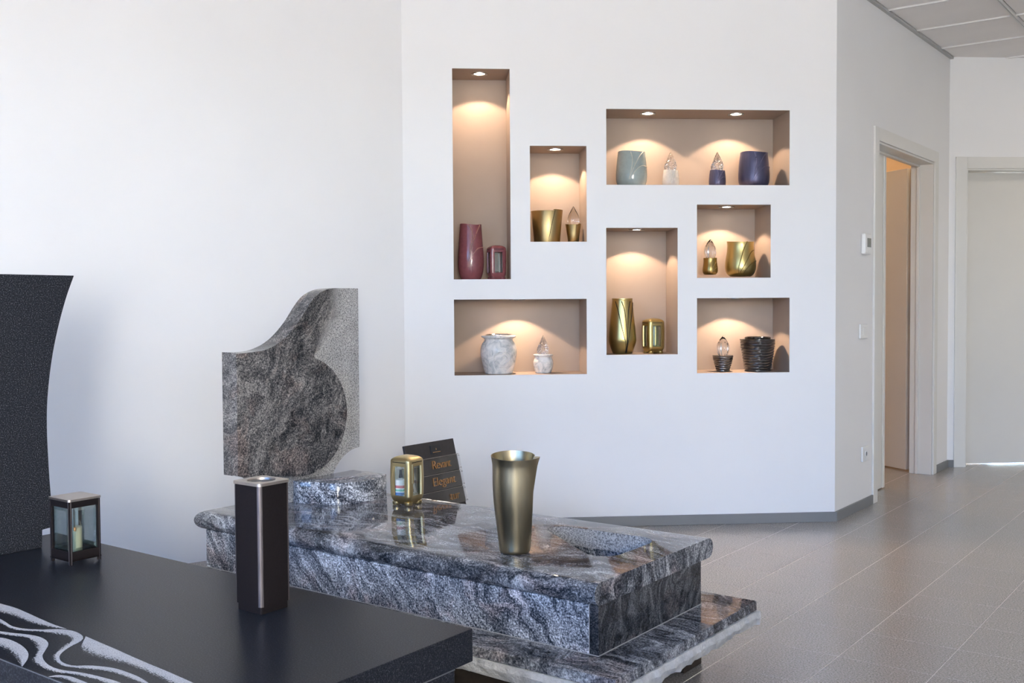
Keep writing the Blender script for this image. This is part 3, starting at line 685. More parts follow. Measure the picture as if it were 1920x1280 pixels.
dh = thing('dark_headstone', 'tall dark granite headstone with concave side standing on the dark grave', 'headstone', (-2.98, 1.4, 0.4505))
ed = [(1.734, 1.249), (1.707, 1.181), (1.678, 1.086), (1.657, 0.992), (1.643, 0.891), (1.639, 0.805), (1.641, 0.71), (1.645, 0.622), (1.650, 0.56), (1.655, 0.505)]
right = catmull(ed, 4) + [(1.618, 0.502), (1.616, 0.4505)]
prof = right + [(2 * 1.395 - y, z) for y, z in reversed(right)]
dm = MB().prism([(y, z) for y, z in prof], -3.005, -2.93)
dm.xform(lambda y, z, x: (x + 2.98, y - 1.4, z - 0.4505)).build('slab', 'dark_head', dh, bevel=0.0015, seg=1)

# headstones added out of view beside the camera to shade low surfaces
for yy, hh, mt, lab in ((-0.72, 1.25, 'dark_head', 'plain dark granite headstone added out of view to block low light'), (0.02, 1.30, 'gran_head', 'plain swirled grey headstone added out of view to block low light')):
    t = thing('shading_headstone', lab, 'headstone', (1.15, yy, 0.0))
    MB().box(-0.14, 0.14, -0.37, 0.37, 0, 0.14).build('foot_block', 'dark', t, bevel=0.004)
    MB().prism([(-0.33, 0.14), (0.33, 0.14)] + [(0.33 * cos(pi * k / 16), hh - 0.12 + 0.12 * sin(pi * k / 16)) for k in range(17)], -0.05, 0.05).xform(lambda y, z, x: (x, y, z)).build('slab', mt, t, bevel=0.002)
# unseen ceiling panel added to brighten the corridor
t = thing('corridor_fill_panel', 'square white fill panel added out of view to brighten the corridor', 'fill light', (0.70, 8.2, H - 0.008))
MB().box(-0.28, 0.28, -0.28, 0.28, 0, 0.012).build('panel_frame', 'tbar', t)
MB().box(-0.26, 0.26, -0.26, 0.26, -0.002, 0).build('diffuser', 'panel', t)
l = bpy.data.lights.new('corridor_fill_light', 'AREA'); o = bpy.data.objects.new('corridor_fill_light', l); col.objects.link(o); o.parent = t; l.size = 0.5; l.energy = 14; l.color = (1.0, 0.90, 0.77); o.location = (0, 0, -0.01)

# ================================================================== THINGS ON THE GRAVES
def wrapped(prof, h, n, seam, k, lip, th, rim=None):
    """sheet rolled once round: radius grows from one side of the seam to the other, with an overlapping edge"""
    mb = MB(); outer, inner = [], []; m = len(prof) - 1
    for j, (r, z) in enumerate(prof):
        v = z / h; ro, ri = [], []
        for c in range(n + 1):
            t_ = c / n; an = seam(v) + 2 * pi * t_; kk = k(v)
            e = (0.5 - t_); e = e * (1.0 if abs(e) < 0.42 else 1.0)
            rr = r * (1 + kk * e); zz = z + v ** 4 * (lip(t_) if lip else 0)
            ro.append((rr * cos(an), rr * sin(an), zz)); ri.append(((rr - th) * cos(an), (rr - th) * sin(an), max(zz, th)))
        outer.append(ro); inner.append(ri)
    mb.grid(outer); mb.grid(list(reversed(inner))); mb.grid([outer[-1], inner[-1]])
    for g_ in (outer, inner):   # step along the seam
        mb.grid([[r[0] for r in g_], [r[-1] for r in g_]])
    mb.cap(list(reversed(outer[0][:-1]))); mb.cap(inner[0][:-1])
    return mb

# tall bronze vase
view = math.atan2(-1, 0)
v = thing('bronze_vase', 'tall brushed bronze flower vase with folded petal rim standing on the granite grave', 'vase', (-1.862, 2.505, 0.411), YAW)
vp = catmull([(0.041, 0.0), (0.046, 0.006), (0.049, 0.03), (0.0555, 0.09), (0.0610, 0.15), (0.0640, 0.205), (0.0645, 0.245), (0.0655, 0.268), (0.0690, 0.288), (0.0700, 0.293)], 5)
wrapped(vp, 0.293, 120, lambda v_: radians(-18 - 26 * sin(min(1, max(0, (v_ - 0.15) / 0.85)) * pi) + 8 * v_), lambda v_: -0.24 * min(1, max(0, (v_ - 0.08) / 0.45)), lambda t_: 0.006 * cos(2 * pi * (t_ - 0.30)) - 0.002, 0.0028).build('body', 'bronze', v, smooth=True)
MB().lathe([(0.040, -0.0008), (0.041, 0.0006), (0.0, 0.0006)], 32).build('foot_ring', 'brass_dark', v, smooth=True)

def rounded_lantern(name, label, loc_, rot, w, h, mat, cat='lantern', group=None, bottle=False):
    t = thing(name, label, cat, loc_, rot, group); a = w / 2; se = 7.0
    b = MB()
    b.lathe(catmull([(a * 0.68, 0.0035), (a * 0.76, 0.008), (a * 0.93, h * 0.12), (a * 0.985, h * 0.17), (a, h * 0.20)], 4) + [(a - 0.006, h * 0.20), (a - 0.008, h * 0.15)], 48, se=se)
    b.build('base', mat, t, smooth=True)
    for sx in (-1, 1):
        for sy in (-1, 1): MB().lathe([(0.014, 0.0), (0.016, 0.004), (0.016, 0.012)], 10, (sx * a * 0.58, sy * a * 0.58, 0)).build('foot', mat, t, smooth=True)
    for q in range(4):
        rows = []
        for zf, bl in ((0.19, 1.0), (0.35, 1.015), (0.55, 1.02), (0.72, 1.01), (0.83, 0.995)):
            ro, ri = [], []
            for k in range(11):
                th = radians(45 + 90 * q - 17 + 34 * k / 10); f = 1 / (abs(cos(th)) ** se + abs(sin(th)) ** se) ** (1 / se)
                ro.append((a * bl * f * cos(th), a * bl * f * sin(th), h * zf)); ri.append(((a * bl * f - 0.006) * cos(th), (a * bl * f - 0.006) * sin(th), h * zf))
            rows.append(ro + list(reversed(ri)))
        MB().grid(rows, True).build('corner_post', mat, t, smooth=True)
    tp = MB(); tp.lathe([(a - 0.008, h * 0.80), (a - 0.006, h * 0.79)] + catmull([(a * 1.0, h * 0.79), (a * 1.0, h * 0.86), (a * 0.99, h * 0.895), (a * 0.93, h * 0.925), (a * 0.70, h * 0.965), (a * 0.35, h * 0.99), (0.0001, h)], 4), 48, se=se)
    tp.build('roof', mat, t, smooth=True)
    for q in range(4):
        R = Matrix.Rotation(q * pi / 2, 3, 'Z')
        def rot_(mb): return mb.xform(lambda x, y, z: tuple(R @ Vector((x, y, z))))
        rot_(MB().box(-a * 0.62, a * 0.62, -a * 1.006, -a * 0.99, h * 0.862, h * 0.876)).build('vent_slot', 'black', t)
        gw = a * 0.64; y0 = -a + 0.009
        pn = rot_(MB().box(-gw, gw, y0, y0 + 0.0015, h * 0.205, h * 0.79)).build('glass_pane', 'pane', t)
        e = MB(); o_, i_ = [(-gw, h * 0.205), (gw, h * 0.205), (gw, h * 0.79), (-gw, h * 0.79)], None
        m_ = gw * 0.26; i_ = [(-gw + m_, h * 0.205 + m_), (gw - m_, h * 0.205 + m_), (gw - m_, h * 0.79 - m_), (-gw + m_, h * 0.79 - m_)]
        for k in range(4):
            p0, p1, q1, q0 = o_[k], o_[(k + 1) % 4], i_[(k + 1) % 4], i_[k]
            e.quad((p0[0], y0 - 0.0004, p0[1]), (p1[0], y0 - 0.0004, p1[1]), (q1[0], y0 - 0.0028, q1[1]), (q0[0], y0 - 0.0028, q0[1]))
        rot_(e).build('bevelled_edge', 'bevel', pn)
    MB().box(a - 0.004, a + 0.003, -a * 0.66, -a * 0.44, h * 0.44, h * 0.84).build('door_stile', mat, t, bevel=0.003)
    return t
rounded_lantern('brass_lantern', 'rounded brass grave lantern with glass panes beside the granite pillow stone', (-2.650, 2.890, 0.411), radians(4), 0.096, 0.185, 'brass_lant')
bt = thing('small_bottle', 'small white bottle with printed label standing inside the brass lantern', 'bottle', (-2.662, 2.868, 0.440), radians(20))
MB().lathe(catmull([(0.0165, 0), (0.018, 0.003), (0.018, 0.058), (0.0165, 0.064), (0.007, 0.068), (0.006, 0.072)], 3), 24, (0, 0, 0), 4.0).build('flask', 'bottle', bt, smooth=True)
MB().lathe([(0.007, 0.070), (0.007, 0.082), (0.005, 0.084), (0.0045, 0.100), (0.0, 0.101)], 16).build('cap', 'emblem', bt, smooth=True)
for z0, z1, mt in ((0.006, 0.018, 'lab_b'), (0.022, 0.030, 'lab_g'), (0.034, 0.044, 'lab_r')):
    MB().lathe([(0.0184, z0), (0.0184, z1)], 24, (0, 0, 0), 4.0).build('printed_band', mt, bt, smooth=True)
cl = thing('candle_clip', 'small white plastic candle clip standing inside the brass lantern', 'clip', (-2.632, 2.905, 0.440), radians(10))
MB().box(-0.014, 0.014, -0.014, 0.014, 0, 0.012).build('base', 'white_plastic', cl, bevel=0.002)
MB().tube([(0.006, 0.006, 0.01), (0.002, 0.0, 0.045), (-0.006, -0.004, 0.062)], 0.0045, 8).build('arm', 'white_plastic', cl, smooth=True)
MB().lathe([(0.011, 0.060), (0.009, 0.066), (0.004, 0.085), (0.001, 0.100)], 12).build('tip', 'white_plastic', cl, smooth=True)

# square brown vase
sv = thing('square_vase', 'tall square brown metal flower vase with grey lid ring on the dark grave', 'vase', (-1.911, 1.586, 0.4508))
hx, hy = 0.046, 0.0445
b = MB(); hv = 0.2935
def rsq(hx, hy, r, n=5):
    out = []
    for cx, cy, a0 in ((hx - r, hy - r, 0), (-hx + r, hy - r, 90), (-hx + r, -hy + r, 180), (hx - r, -hy + r, 270)):
        out += [(cx + r * cos(radians(a0 + 90 * k / n)), cy + r * sin(radians(a0 + 90 * k / n))) for k in range(n + 1)]
    return out
MB().prism(rsq(hx - 0.004, hy - 0.004, 0.006), 0.0, 0.017).build('foot', 'brown_metal', sv, smooth=True)
MB().prism(rsq(hx - 0.0006, hy - 0.0006, 0.0085), 0.017, hv).build('body', 'brown_metal', sv, smooth=True)
for sx in (-1, 1):
    for sy in (-1, 1):
        rows = []
        for z in (0.0172, hv - 0.0005):
            rows.append([(sx * (hx - 0.0085 + (0.0085 + 0.0003) * cos(radians(a))), sy * (hy - 0.0085 + (0.0085 + 0.0003) * sin(radians(a))), z) for a in range(0, 91, 15)])
        MB().grid(rows).build('corner_strip', 'grey_corner', sv, smooth=True)
ci = [(0.033 * cos(2 * pi * k / 40), 0.033 * sin(2 * pi * k / 40)) for k in range(40)]
MB().prism(rsq(hx + 0.0022, hy + 0.0022, 0.010), hv, hv + 0.0065, [ci]).build('lid_ring', 'grey_lid', sv, smooth=True)
MB().lathe([(0.0329, hv + 0.004), (0.0329, hv - 0.0), (0.030, hv - 0.05), (0.0, hv - 0.05)], 40).build('inner_sleeve', 'liner_black', sv, smooth=True)

# square brown lantern
sl = thing('square_lantern', 'square brown metal grave lantern with a candle behind glass on the dark grave', 'lantern', (-2.701, 1.5865, 0.4508))
lx, ly, lh = 0.050, 0.0465, 0.180
MB().box(-lx, lx, -ly, ly, 0.010, 0.014).build('floor_plate', 'brown_metal', sl)
for sx in (-1, 1):
    for sy in (-1, 1):
        MB().box(*sorted((sx * lx, sx * (lx - 0.009))), *sorted((sy * ly, sy * (ly - 0.009))), 0.0, lh - 0.006).build('corner_post', 'brown_metal', sl, bevel=0.002)
        rows = [[(sx * (lx - 0.006 + 0.0064 * cos(radians(a))), sy * (ly - 0.006 + 0.0064 * sin(radians(a))), z) for a in range(0, 91, 18)] for z in (0.001, lh - 0.0065)]
        MB().grid(rows).build('corner_strip', 'grey_corner', sl, smooth=True)
for sy in (-1, 1):
    for z0, z1 in ((0.012, 0.036), (lh - 0.024, lh - 0.006)):
        MB().box(-lx + 0.008, lx - 0.008, *sorted((sy * ly, sy * (ly - 0.004))), z0, z1).build('rail', 'brown_metal', sl)
        MB().box(*sorted((sy * lx, sy * (lx - 0.004))), -ly + 0.008, ly - 0.008, z0, z1).build('rail', 'brown_metal', sl)
def square_pane(axis, sg):
    half = (lx if axis == 'y' else ly) - 0.009; dep = (ly if axis == 'y' else lx) - 0.005
    z0, z1 = 0.034, lh - 0.022
    f = (lambda x, y, z: (x, sg * y, z)) if axis == 'y' else (lambda x, y, z: (sg * y, x, z))
    pn = MB().box(-half, half, dep - 0.0015, dep, z0, z1).xform(f).build('glass_pane', 'pane', sl)
    m_ = 0.011; o_ = [(-half, z0), (half, z0), (half, z1), (-half, z1)]; i_ = [(-half + m_, z0 + m_), (half - m_, z0 + m_), (half - m_, z1 - m_), (-half + m_, z1 - m_)]
    e = MB()
    for k in range(4):
        p0, p1, q1, q0 = o_[k], o_[(k + 1) % 4], i_[(k + 1) % 4], i_[k]
        e.quad((p0[0], dep + 0.0003, p0[1]), (p1[0], dep + 0.0003, p1[1]), (q1[0], dep + 0.0022, q1[1]), (q0[0], dep + 0.0022, q0[1]))
    e.xform(f).build('bevelled_edge', 'bevel', pn)
for ax in 'xy':
    for sg in (-1, 1): square_pane(ax, sg)
MB().prism(rsq(lx + 0.003, ly + 0.003, 0.008), lh - 0.006, lh).build('roof_plate', 'grey_lid', sl, smooth=True)
MB().box(lx - 0.0085, lx - 0.0055, -0.030, -0.027, 0.10, lh - 0.02).build('door_pin', 'steel', sl)
MB().lathe([(0.003, 0), (0.0038, 0.004), (0.0038, 0.010), (0.0, 0.012)], 10, (lx - 0.004, -0.0285, 0.092)).build('door_knob', 'copper', sl, smooth=True)
cd = thing('candle', 'cream pillar candle in a clear sleeve inside the square lantern', 'candle', (-2.693, 1.580, 0.4655))
MB().lathe([(0.0185, 0), (0.0188, 0.002), (0.0188, 0.080), (0.017, 0.082), (0.0, 0.080)], 28).build('wax', 'wax', cd, smooth=True)
MB().lathe([(0.0192, 0.001), (0.0192, 0.093), (0.0182, 0.095)], 28).build('clear_sleeve', 'acryl', cd, smooth=True)
MB().lathe([(0.0008, 0.079), (0.0008, 0.088)], 6).build('wick', 'emblem', cd)

# ================================================================== SIGN STAND
SG = radians(14.22); SGL = 0.603
sg = thing('sign_stand', 'leaning charcoal board with copper lettering standing behind the granite grave', 'sign', (-2.728, 3.2755, 0.0))
SW = 0.309
def sgx(x, y, z):       # x across (0..SW), y up along the board from its top edge (negative down), z proud of the face
    d = SGL + y
    return (-d * sin(SG) + z * cos(SG), -SW / 2 + x, d * cos(SG) + z * sin(SG))
MB().box(0, SW, -SGL, 0, -0.012, 0.0).xform(sgx).build('board', 'sign', sg, bevel=0.001)
MB().tube([(-0.125, 0, 0.36 * 1.2), (-0.26, 0, 0.006)], 0.008, 8).build('back_leg', 'sign', sg)
FONT = bpy.data.curves
def text(s, size, mat, parent, x, y, z, depth=0.002, shear=0.12, name='letter', spacing=1.0):
    for ch_i in range(len(s)):
        pass
    c = FONT.new(name, 'FONT'); c.body = s; c.size = size; c.extrude = depth; c.shear = shear; c.space_character = spacing; c.offset = -0.0010
    o = bpy.data.objects.new(name, c); col.objects.link(o); dg_ = bpy.context.evaluated_depsgraph_get(); dg_.update()
    me = bpy.data.meshes.new_from_object(o.evaluated_get(dg_)); bpy.data.objects.remove(o)
    for vv in me.vertices: vv.co = sgx(x + vv.co.x, y + vv.co.y, z + vv.co.z)
    me.materials.clear(); me.materials.append(M[mat]); o = bpy.data.objects.new(name, me); col.objects.link(o); o.parent = parent; return o
em = MB().box(0.150, 0.212, -0.052, -0.016, 0.0, 0.006).xform(sgx).build('emblem_plate', 'emblem', sg, bevel=0.001, label='small dark emblem plate with a copper line')
MB().box(0.158, 0.206, -0.0465, -0.0445, 0.006, 0.0066).xform(sgx).build('emblem_line', 'copper', em)
MB().quad((0.178, -0.036, 0.0064), (0.184, -0.036, 0.0064), (0.181, -0.028, 0.0064)).xform(sgx).build('emblem_mark', 'copper', em)
for k, (word, tx, sp) in enumerate((('Revant', 0.128, 0.84), ('Elegant', 0.113, 0.98), ('tur', 0.203, 1.0))):
    y1 = -0.069 - k * 0.0695; y0 = y1 - 0.064
    pl = MB().box(0.004, SW - 0.004, y0, y1, 0.001, 0.006).xform(sgx).build('name_plate', 'sign_plate', sg, bevel=0.0008)
    MB().box(-0.002, SW + 0.008, y0 - 0.001, y1 + 0.0015, 0.0075, 0.0095).xform(sgx).build('acrylic_cover', 'acryl', pl)
    MB().box(0.002, SW + 0.002, y1 + 0.0005, y1 + 0.0022, 0.003, 0.0100).xform(sgx).build('cover_edge', 'steel', pl)
    for yy in (y0 + 0.006, y1 - 0.006): MB().lathe([(0.0025, 0), (0.003, 0.002), (0.0, 0.003)], 8).xform(lambda a, b_, c: sgx(SW + 0.003 + a, yy + b_, 0.0095 + c)).build('cover_screw', 'chrome', pl, smooth=True)
    text(word, 0.052, 'copper', pl, tx, y0 + 0.018, 0.0105, 0.0015, 0.10, 'lettering', sp)

# ================================================================== NICHE LAMPS
def spot(s, z, label):
    t = thing('recessed_spotlight', label, 'spotlight', nw(s, 0.12, z), A41, 'recessed spotlights in the wall niches')
    MB().lathe([(0.0430, 0.0), (0.0425, -0.003), (0.036, -0.0045), (0.029, -0.002), (0.028, -0.0003)], 40).build('trim_ring', 'steel', t, smooth=True)
    MB().lathe([(0.0279, -0.0004), (0.022, -0.0018), (0.0, -0.0028)], 32).build('lens', 'lens', t, smooth=True)
    l = bpy.data.lights.new('spotlight_beam', 'SPOT'); o = bpy.data.objects.new('spotlight_beam', l); col.objects.link(o); o.parent = t
    l.energy = 7.0; l.color = (1.0, 0.70, 0.47); l.spot_size = radians(113); l.spot_blend = 0.10; l.shadow_soft_size = 0.018; o.location = (0, 0, -0.006)
spot(-1.860, 2.356, 'recessed spotlight over the wine red vase niche')
spot(-1.465, 1.968, 'recessed spotlight over the folded brass pot niche')
spot(-0.974, 2.158, 'recessed spotlight over the grey teal pot in the wide niche')
spot(-0.500, 2.158, 'recessed spotlight over the violet blue pot in the wide niche')
spot(-1.035, 1.549, 'recessed spotlight over the tall gold vase niche')
spot(-0.551, 1.669, 'recessed spotlight over the leaf patterned brass pot niche')
spot(-1.669, 1.184, 'recessed spotlight over the white marble pot niche')
spot(-0.505, 1.184, 'recessed spotlight over the ribbed pewter pot niche')

# ================================================================== NICHE OBJECTS
def nthing(name, label, cat, s, z, off=0.12, rot=0.0, group=None): return thing(name, label, cat, nw(s, off, z), A41 + rot, group)
def rad_at(prof, z): return lerp_tab(sorted((zz, r) for r, zz in prof), z)
def relief(parent, prof, h, lines, r, mat, name='petal_line'):
    for ln_ in lines:
        pts = []
        for u, v_ in catmull(ln_, 5):
            z = v_ * h; R = rad_at(prof, z) + r * 0.25; th = math.asin(max(-0.99, min(0.99, u)))
            pts.append((R * sin(th), -R * cos(th), z))
        MB().tube(pts, lambda q: r * (1 - 0.55 * q), 6).build(name, mat, parent, smooth=True)
TULIP = [[(-0.26, 0.97), (-0.13, 0.80), (-0.15, 0.60), (-0.26, 0.35), (-0.36, 0.18)], [(0.72, 0.975), (0.37, 0.83), (0.09, 0.63), (-0.12, 0.44), (-0.33, 0.20)], [(0.97, 0.565), (0.51, 0.575), (0.16, 0.47), (-0.12, 0.31), (-0.28, 0.18)]]
def tulip(parent, h, w, mat, lmat, lr=0.0022, prof=None, lines=TULIP):
    a = w / 2
    pr = prof or catmull([(a * 0.70, 0), (a * 0.84, h * 0.03), (a * 0.96, h * 0.14), (a, h * 0.30), (a * 0.985, h * 0.5), (a * 0.94, h * 0.75), (a * 0.885, h * 0.93), (a * 0.87, h)], 4)
    full = pr + [(r - 0.004, max(z, 0.004)) for r, z in reversed(pr)] + [(0.0, 0.004)]
    NPR = len(pr)
    zd = lambda th, z, j: (min(0.0035, 0.022 * h) * sin(th * 2.0 + 0.6) * (z / h) ** 6) if z > 0.4 * h else 0
    MB().lathe(full, 64, zdisp=zd).build('body', mat, parent, smooth=True)
    relief(parent, pr, h, lines, lr, lmat)
    return pr
def flame(parent, z0, h, w, style):
    a = w / 2
    if style == 'smooth':
        pr = catmull([(a * 0.66, 0), (a * 0.95, h * 0.12), (a, h * 0.30), (a * 0.82, h * 0.52), (a * 0.50, h * 0.73), (a * 0.20, h * 0.90), (0.0001, h)], 5); d = None; n = 32
    elif style == 'ribbed':
        pr = catmull([(a * 0.62, 0), (a * 0.88, h * 0.15), (a, h * 0.36), (a * 0.90, h * 0.58), (a * 0.60, h * 0.80), (a * 0.22, h * 0.95), (0.0001, h)], 5)
        d = lambda th, z, r: 0.09 * r * cos(8 * th) if z < h * 0.7 else 0.0; n = 64
    else:
        pr = catmull([(a * 0.70, 0), (a * 0.95, h * 0.10), (a, h * 0.27), (a * 0.80, h * 0.48), (a * 0.52, h * 0.68), (a * 0.25, h * 0.86), (0.0001, h)], 4)
        d = lambda th, z, r: 0.14 * r * (sin(5 * th + z * 260) * cos(z * 330 + 2 * th)); n = 26
    m = MB().lathe([(r, z + z0) for r, z in pr], n, disp=(lambda th, z, r: d(th, z - z0, r)) if d else None)
    return m.build('glass_flame', 'crystal', parent, smooth=(style != 'crystal'), label='clear glass flame')

# A: wine red vase and lantern
o = nthing('tulip_vase', 'tall wine red ceramic vase with pale petal lines', 'vase', -1.911, 1.2875, 0.13)
tulip(o, 0.288, 0.137, 'wine', 'wine_line', 0.0021, catmull([(0.047, 0), (0.056, 0.012), (0.065, 0.045), (0.0685, 0.085), (0.0675, 0.13), (0.064, 0.18), (0.060, 0.235), (0.0565, 0.288)], 4),
      [[(-0.26, 0.985), (0.0, 0.91), (0.12, 0.79), (-0.05, 0.6), (-0.22, 0.4), (-0.26, 0.22)], [(0.80, 0.985), (0.45, 0.83), (0.16, 0.67), (-0.05, 0.49), (-0.16, 0.32), (-0.17, 0.22)], [(0.98, 0.59), (0.55, 0.56), (0.20, 0.47), (-0.03, 0.35), (-0.10, 0.19)]])
rounded_lantern('tulip_lantern', 'wine red lacquered grave lantern beside the wine red vase', nw(-1.778, 0.12, 1.2875), A41 + radians(14), 0.086, 0.181, 'wine')
# B: folded brass pot and votive
o = nthing('folded_pot', 'brass pot of rolled sheet with slanting seam, beside a small matching lamp', 'pot', -1.508, 1.4785, 0.125)
pp = [(0.0675, 0.0), (0.068, 0.002), (0.076, 0.0845), (0.0835, 0.165), (0.0845, 0.168)]
wrapped(pp, 0.168, 80, lambda v_: radians(-94 + 24 * v_), lambda v_: -0.09, lambda t_: 0.008 * (0.5 - t_), 0.0022).build('body', 'brass', o, smooth=True)
MB().tube([((rad_at(pp, 0.168 * k / 10) * 1.046) * cos(radians(-93 + 2.4 * k)), (rad_at(pp, 0.168 * k / 10) * 1.046) * sin(radians(-93 + 2.4 * k)), 0.163 * k / 10 + 0.001) for k in range(11)], 0.0011, 6).build('seam_edge', 'liner_black', o, smooth=True)
o = nthing('votive_lamp', 'small conical brass votive lamp with smooth glass flame', 'votive lamp', -1.370, 1.4785, 0.125)
wrapped([(0.027, 0.0), (0.0275, 0.001), (0.0345, 0.05), (0.0415, 0.096), (0.042, 0.098)], 0.098, 60, lambda v_: radians(-80 + 24 * v_), lambda v_: -0.10, lambda t_: 0.005 * (0.5 - t_), 0.002).build('cup', 'brass', o, smooth=True)
MB().lathe([(0.028, 0.085), (0.026, 0.094), (0.0, 0.094)], 24).build('candle_holder', 'brass_dark', o, smooth=True)
flame(o, 0.094, 0.100, 0.062, 'smooth')
# C: wide niche
for nm, lab, s, mat, lmat in (('tulip_pot', 'grey teal glazed pot with petal relief', -1.060, 'teal', 'teal_line'), ('tulip_pot', 'violet blue satin pot with petal relief', -0.401, 'violet', 'violet_line')):
    o = nthing(nm, lab, 'pot', s, 1.7705, 0.125); tulip(o, 0.184, 0.164, mat, lmat, 0.0024)
for lab, s, mat, lmat in (('small pale grey votive lamp with faceted crystal flame', -0.850, 'grey_glaze', 'teal_line'), ('small violet blue votive lamp with faceted crystal flame', -0.599, 'violet', 'violet_line')):
    o = nthing('tulip_votive', lab, 'votive lamp', s, 1.7705, 0.125); tulip(o, 0.090, 0.090, mat, lmat, 0.0014)
    MB().lathe([(0.036, 0.07), (0.034, 0.084), (0.0, 0.084)], 24).build('candle_holder', 'steel', o, smooth=True); flame(o, 0.084, 0.106, 0.062, 'crystal')
# D: gold vase and lantern
o = nthing('petal_vase', 'tall satin gold vase with dark engraved petal lines', 'vase', -1.111, 0.8935, 0.125)
gp = catmull([(0.045, 0), (0.052, 0.004), (0.067, 0.045), (0.0735, 0.072), (0.072, 0.10), (0.066, 0.16), (0.059, 0.225), (0.054, 0.272), (0.0525, 0.284)], 4)
gp2 = gp + [(0.0545, 0.286), (0.0545, 0.292), (0.050, 0.292), (0.050, 0.02), (0.0, 0.02)]
MB().lathe(gp2, 64).build('body', 'gold', o, smooth=True)
relief(o, gp, 0.29, [[(-0.80, 0.955), (-0.55, 0.80), (-0.28, 0.55), (-0.02, 0.28), (0.10, 0.14), (0.12, 0.02)], [(-0.25, 0.955), (0.0, 0.80), (0.13, 0.55), (0.17, 0.28), (0.16, 0.14), (0.15, 0.02)], [(0.62, 0.955), (0.40, 0.80), (0.27, 0.55), (0.21, 0.28), (0.20, 0.02)], [(0.92, 0.93), (0.70, 0.72), (0.46, 0.50), (0.27, 0.25), (0.23, 0.02)]], 0.0025, 'liner_black')
rounded_lantern('gold_lantern', 'satin gold grave lantern with glass panes beside the tall gold vase', nw(-0.945, 0.13, 0.8935), A41 + radians(16), 0.094, 0.187, 'gold')
# E: acrylic stand, leaf pot and votive
st = nthing('acrylic_stand', 'clear acrylic display stand carrying the leaf patterned brass pot', 'display stand', -0.600, 1.2895, 0.11)
MB().box(-0.135, 0.195, -0.085, 0.075, 0.0, 0.008).build('base_plate', 'acryl', st, bevel=0.001)
MB().box(-0.128, -0.005, 0.062, 0.066, 0.008, 0.210).build('back_plate', 'acryl', st, bevel=0.001)
MB().box(-0.075, 0.005, -0.055, 0.02, 0.008, 0.0185).build('riser', 'acryl', st, bevel=0.001)
LEAF = [[(0.20, 0.99), (-0.06, 0.75), (-0.25, 0.50), (-0.40, 0.25), (-0.42, 0.10)], [(0.96, 0.75), (0.60, 0.70), (0.25, 0.52), (-0.05, 0.30), (-0.30, 0.10)], [(0.97, 0.44), (0.70, 0.42), (0.25, 0.28), (-0.10, 0.08)]]
lp = catmull([(0.042, 0), (0.058, 0.003), (0.073, 0.018), (0.081, 0.045), (0.079, 0.085), (0.072, 0.13), (0.0695, 0.165), (0.0715, 0.186)], 4)
o = nthing('leaf_pot', 'brass pot with raised leaf veins standing on the acrylic stand', 'pot', -0.476, 1.298, 0.115)
MB().lathe(lp + [(r - 0.003, max(0.003, z)) for r, z in reversed(lp)] + [(0, 0.003)], 64, zdisp=lambda th, z, j: 0.004 * sin(th) * (z / 0.186) ** 8).build('body', 'gold', o, smooth=True)
relief(o, lp, 0.186, LEAF, 0.0032, 'brass_dark', 'leaf_vein')
o = nthing('leaf_votive', 'small aged brass votive lamp with leaf veins and ribbed glass flame', 'votive lamp', -0.637, 1.3085, 0.128)
lv = [(r * 0.505, z * 0.48) for r, z in lp]
MB().lathe(lv + [(r - 0.002, max(0.003, z)) for r, z in reversed(lv)] + [(0, 0.003)], 48).build('cup', 'brass_dark', o, smooth=True)
relief(o, lv, 0.089, LEAF, 0.0019, 'brass', 'leaf_vein')
MB().lathe([(0.028, 0.07), (0.026, 0.082), (0.0, 0.082)], 24).build('candle_holder', 'brass', o, smooth=True); flame(o, 0.082, 0.106, 0.058, 'ribbed')
# F: marble pot and votive
def roses(parent, prof, h, s):
    lines = [[(-0.25, 0.30), (-0.32, 0.52), (-0.10, 0.66), (0.25, 0.68), (0.50, 0.55)], [(0.05, 0.60), (0.28, 0.70), (0.55, 0.62), (0.62, 0.45)], [(-0.15, 0.40), (0.05, 0.30), (0.35, 0.32), (0.55, 0.42)], [(-0.62, 0.45), (-0.55, 0.25), (-0.42, 0.14)], [(-0.05, 0.22), (0.25, 0.24), (0.5, 0.20)], [(0.10, 0.50), (0.28, 0.58), (0.42, 0.50), (0.30, 0.42)]]
    relief(parent, prof, h, lines, s, 'marble', 'carved_petal')
o = nthing('marble_pot', 'white veined marble pot with carved rose and chrome inner rim', 'pot', -1.769, 0.7955, 0.12)
mp_ = catmull([(0.066, 0), (0.073, 0.004), (0.084, 0.045), (0.0925, 0.085), (0.0955, 0.118), (0.090, 0.150), (0.077, 0.170), (0.073, 0.178), (0.079, 0.186), (0.089, 0.190), (0.091, 0.195), (0.089, 0.1995)], 4)
MB().lathe(mp_ + [(0.066, 0.199), (0.060, 0.01), (0, 0.01)], 64).build('body', 'marble', o, smooth=True)
roses(o, mp_, 0.17, 0.0045)
MB().lathe([(0.067, 0.190), (0.071, 0.200), (0.071, 0.206), (0.068, 0.207), (0.063, 0.200), (0.060, 0.15), (0, 0.15)], 48).build('inner_rim', 'chrome', o, smooth=True)
o = nthing('marble_votive', 'small white marble votive lamp with carved rose and glass flame', 'votive lamp', -1.534, 0.7955, 0.12)
mv = catmull([(0.036, 0), (0.041, 0.003), (0.048, 0.022), (0.0525, 0.045), (0.052, 0.062), (0.046, 0.078), (0.044, 0.084), (0.047, 0.090), (0.0512, 0.093), (0.0515, 0.097), (0.050, 0.099)], 4)
MB().lathe(mv + [(0.034, 0.099), (0.032, 0.01), (0, 0.01)], 48).build('cup', 'marble', o, smooth=True); roses(o, mv, 0.088, 0.0025)
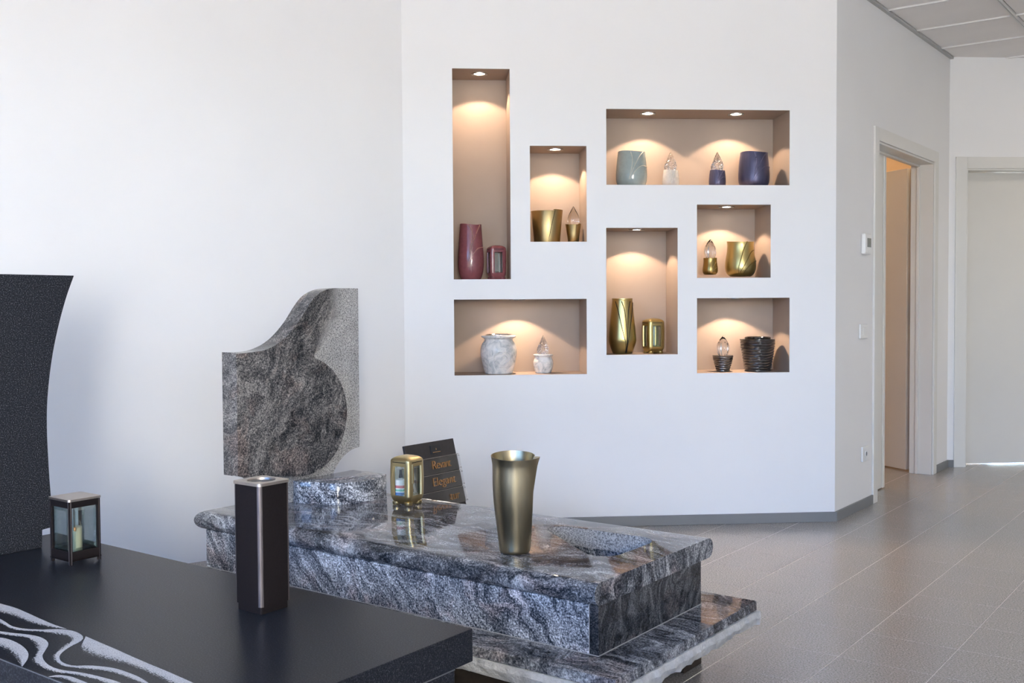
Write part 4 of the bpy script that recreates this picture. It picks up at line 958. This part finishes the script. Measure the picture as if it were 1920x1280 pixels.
MB().lathe([(0.0335, 0.09), (0.031, 0.098), (0, 0.098)], 24).build('candle_holder', 'steel', o, smooth=True); flame(o, 0.098, 0.100, 0.061, 'crystal')
# G: pewter pot and votive
def ribs(amp, pitch): return lambda th, z, r: amp * sin(2 * pi * z / pitch + 1.6 * sin(3 * th) + 0.8 * sin(5 * th + 1)) if r > 0.02 else 0
o = nthing('pewter_pot', 'dark pewter pot with wavy horizontal ribs and black liner', 'pot', -0.380, 0.7935, 0.12)
pp = [(0.0655 + (0.092 - 0.0655) * (k / 70) ** 0.75, 0.172 * k / 70) for k in range(71)]
MB().lathe(pp + [(0.088, 0.172), (0.070, 0.168), (0.062, 0.02)], 96, disp=ribs(0.0026, 0.0140)).build('body', 'pewter', o, smooth=True)
rz = lambda z: rad_at(pp, z)
for q in range(2):
    MB().tube([((rz(0.132) + 0.002) * cos(2 * pi * k / 64), (rz(0.132) + 0.002) * sin(2 * pi * k / 64), 0.132 + 0.003 * sin(2 * pi * k / 64 * 3 + q * 2)) for k in range(64)], 0.002, 6, True).build('wire_band', 'pewter', o, smooth=True)
MB().lathe([(0.066, 0.165), (0.0685, 0.174), (0.0685, 0.181), (0.065, 0.183), (0.061, 0.178), (0.058, 0.12), (0, 0.12)], 48).build('liner', 'liner_black', o, smooth=True)
o = nthing('pewter_votive', 'small dark pewter votive lamp with wavy ribs and glass flame', 'votive lamp', -0.568, 0.7935, 0.125)
pv = [(0.031 + (0.0545 - 0.031) * (k / 40) ** 0.7, 0.086 * k / 40) for k in range(41)]
MB().lathe(pv + [(0.051, 0.086), (0.040, 0.082), (0.034, 0.015)], 72, disp=ribs(0.0016, 0.012)).build('cup', 'pewter', o, smooth=True)
rv = rad_at(pv, 0.066) + 0.0012
MB().tube([(rv * cos(2 * pi * k / 48), rv * sin(2 * pi * k / 48), 0.066 + 0.002 * sin(2 * pi * k / 48 * 3)) for k in range(48)], 0.0014, 6, True).build('wire_band', 'pewter', o, smooth=True)
MB().lathe([(0.036, 0.075), (0.034, 0.084), (0, 0.084)], 24).build('candle_holder', 'steel', o, smooth=True); flame(o, 0.084, 0.104, 0.063, 'ribbed')
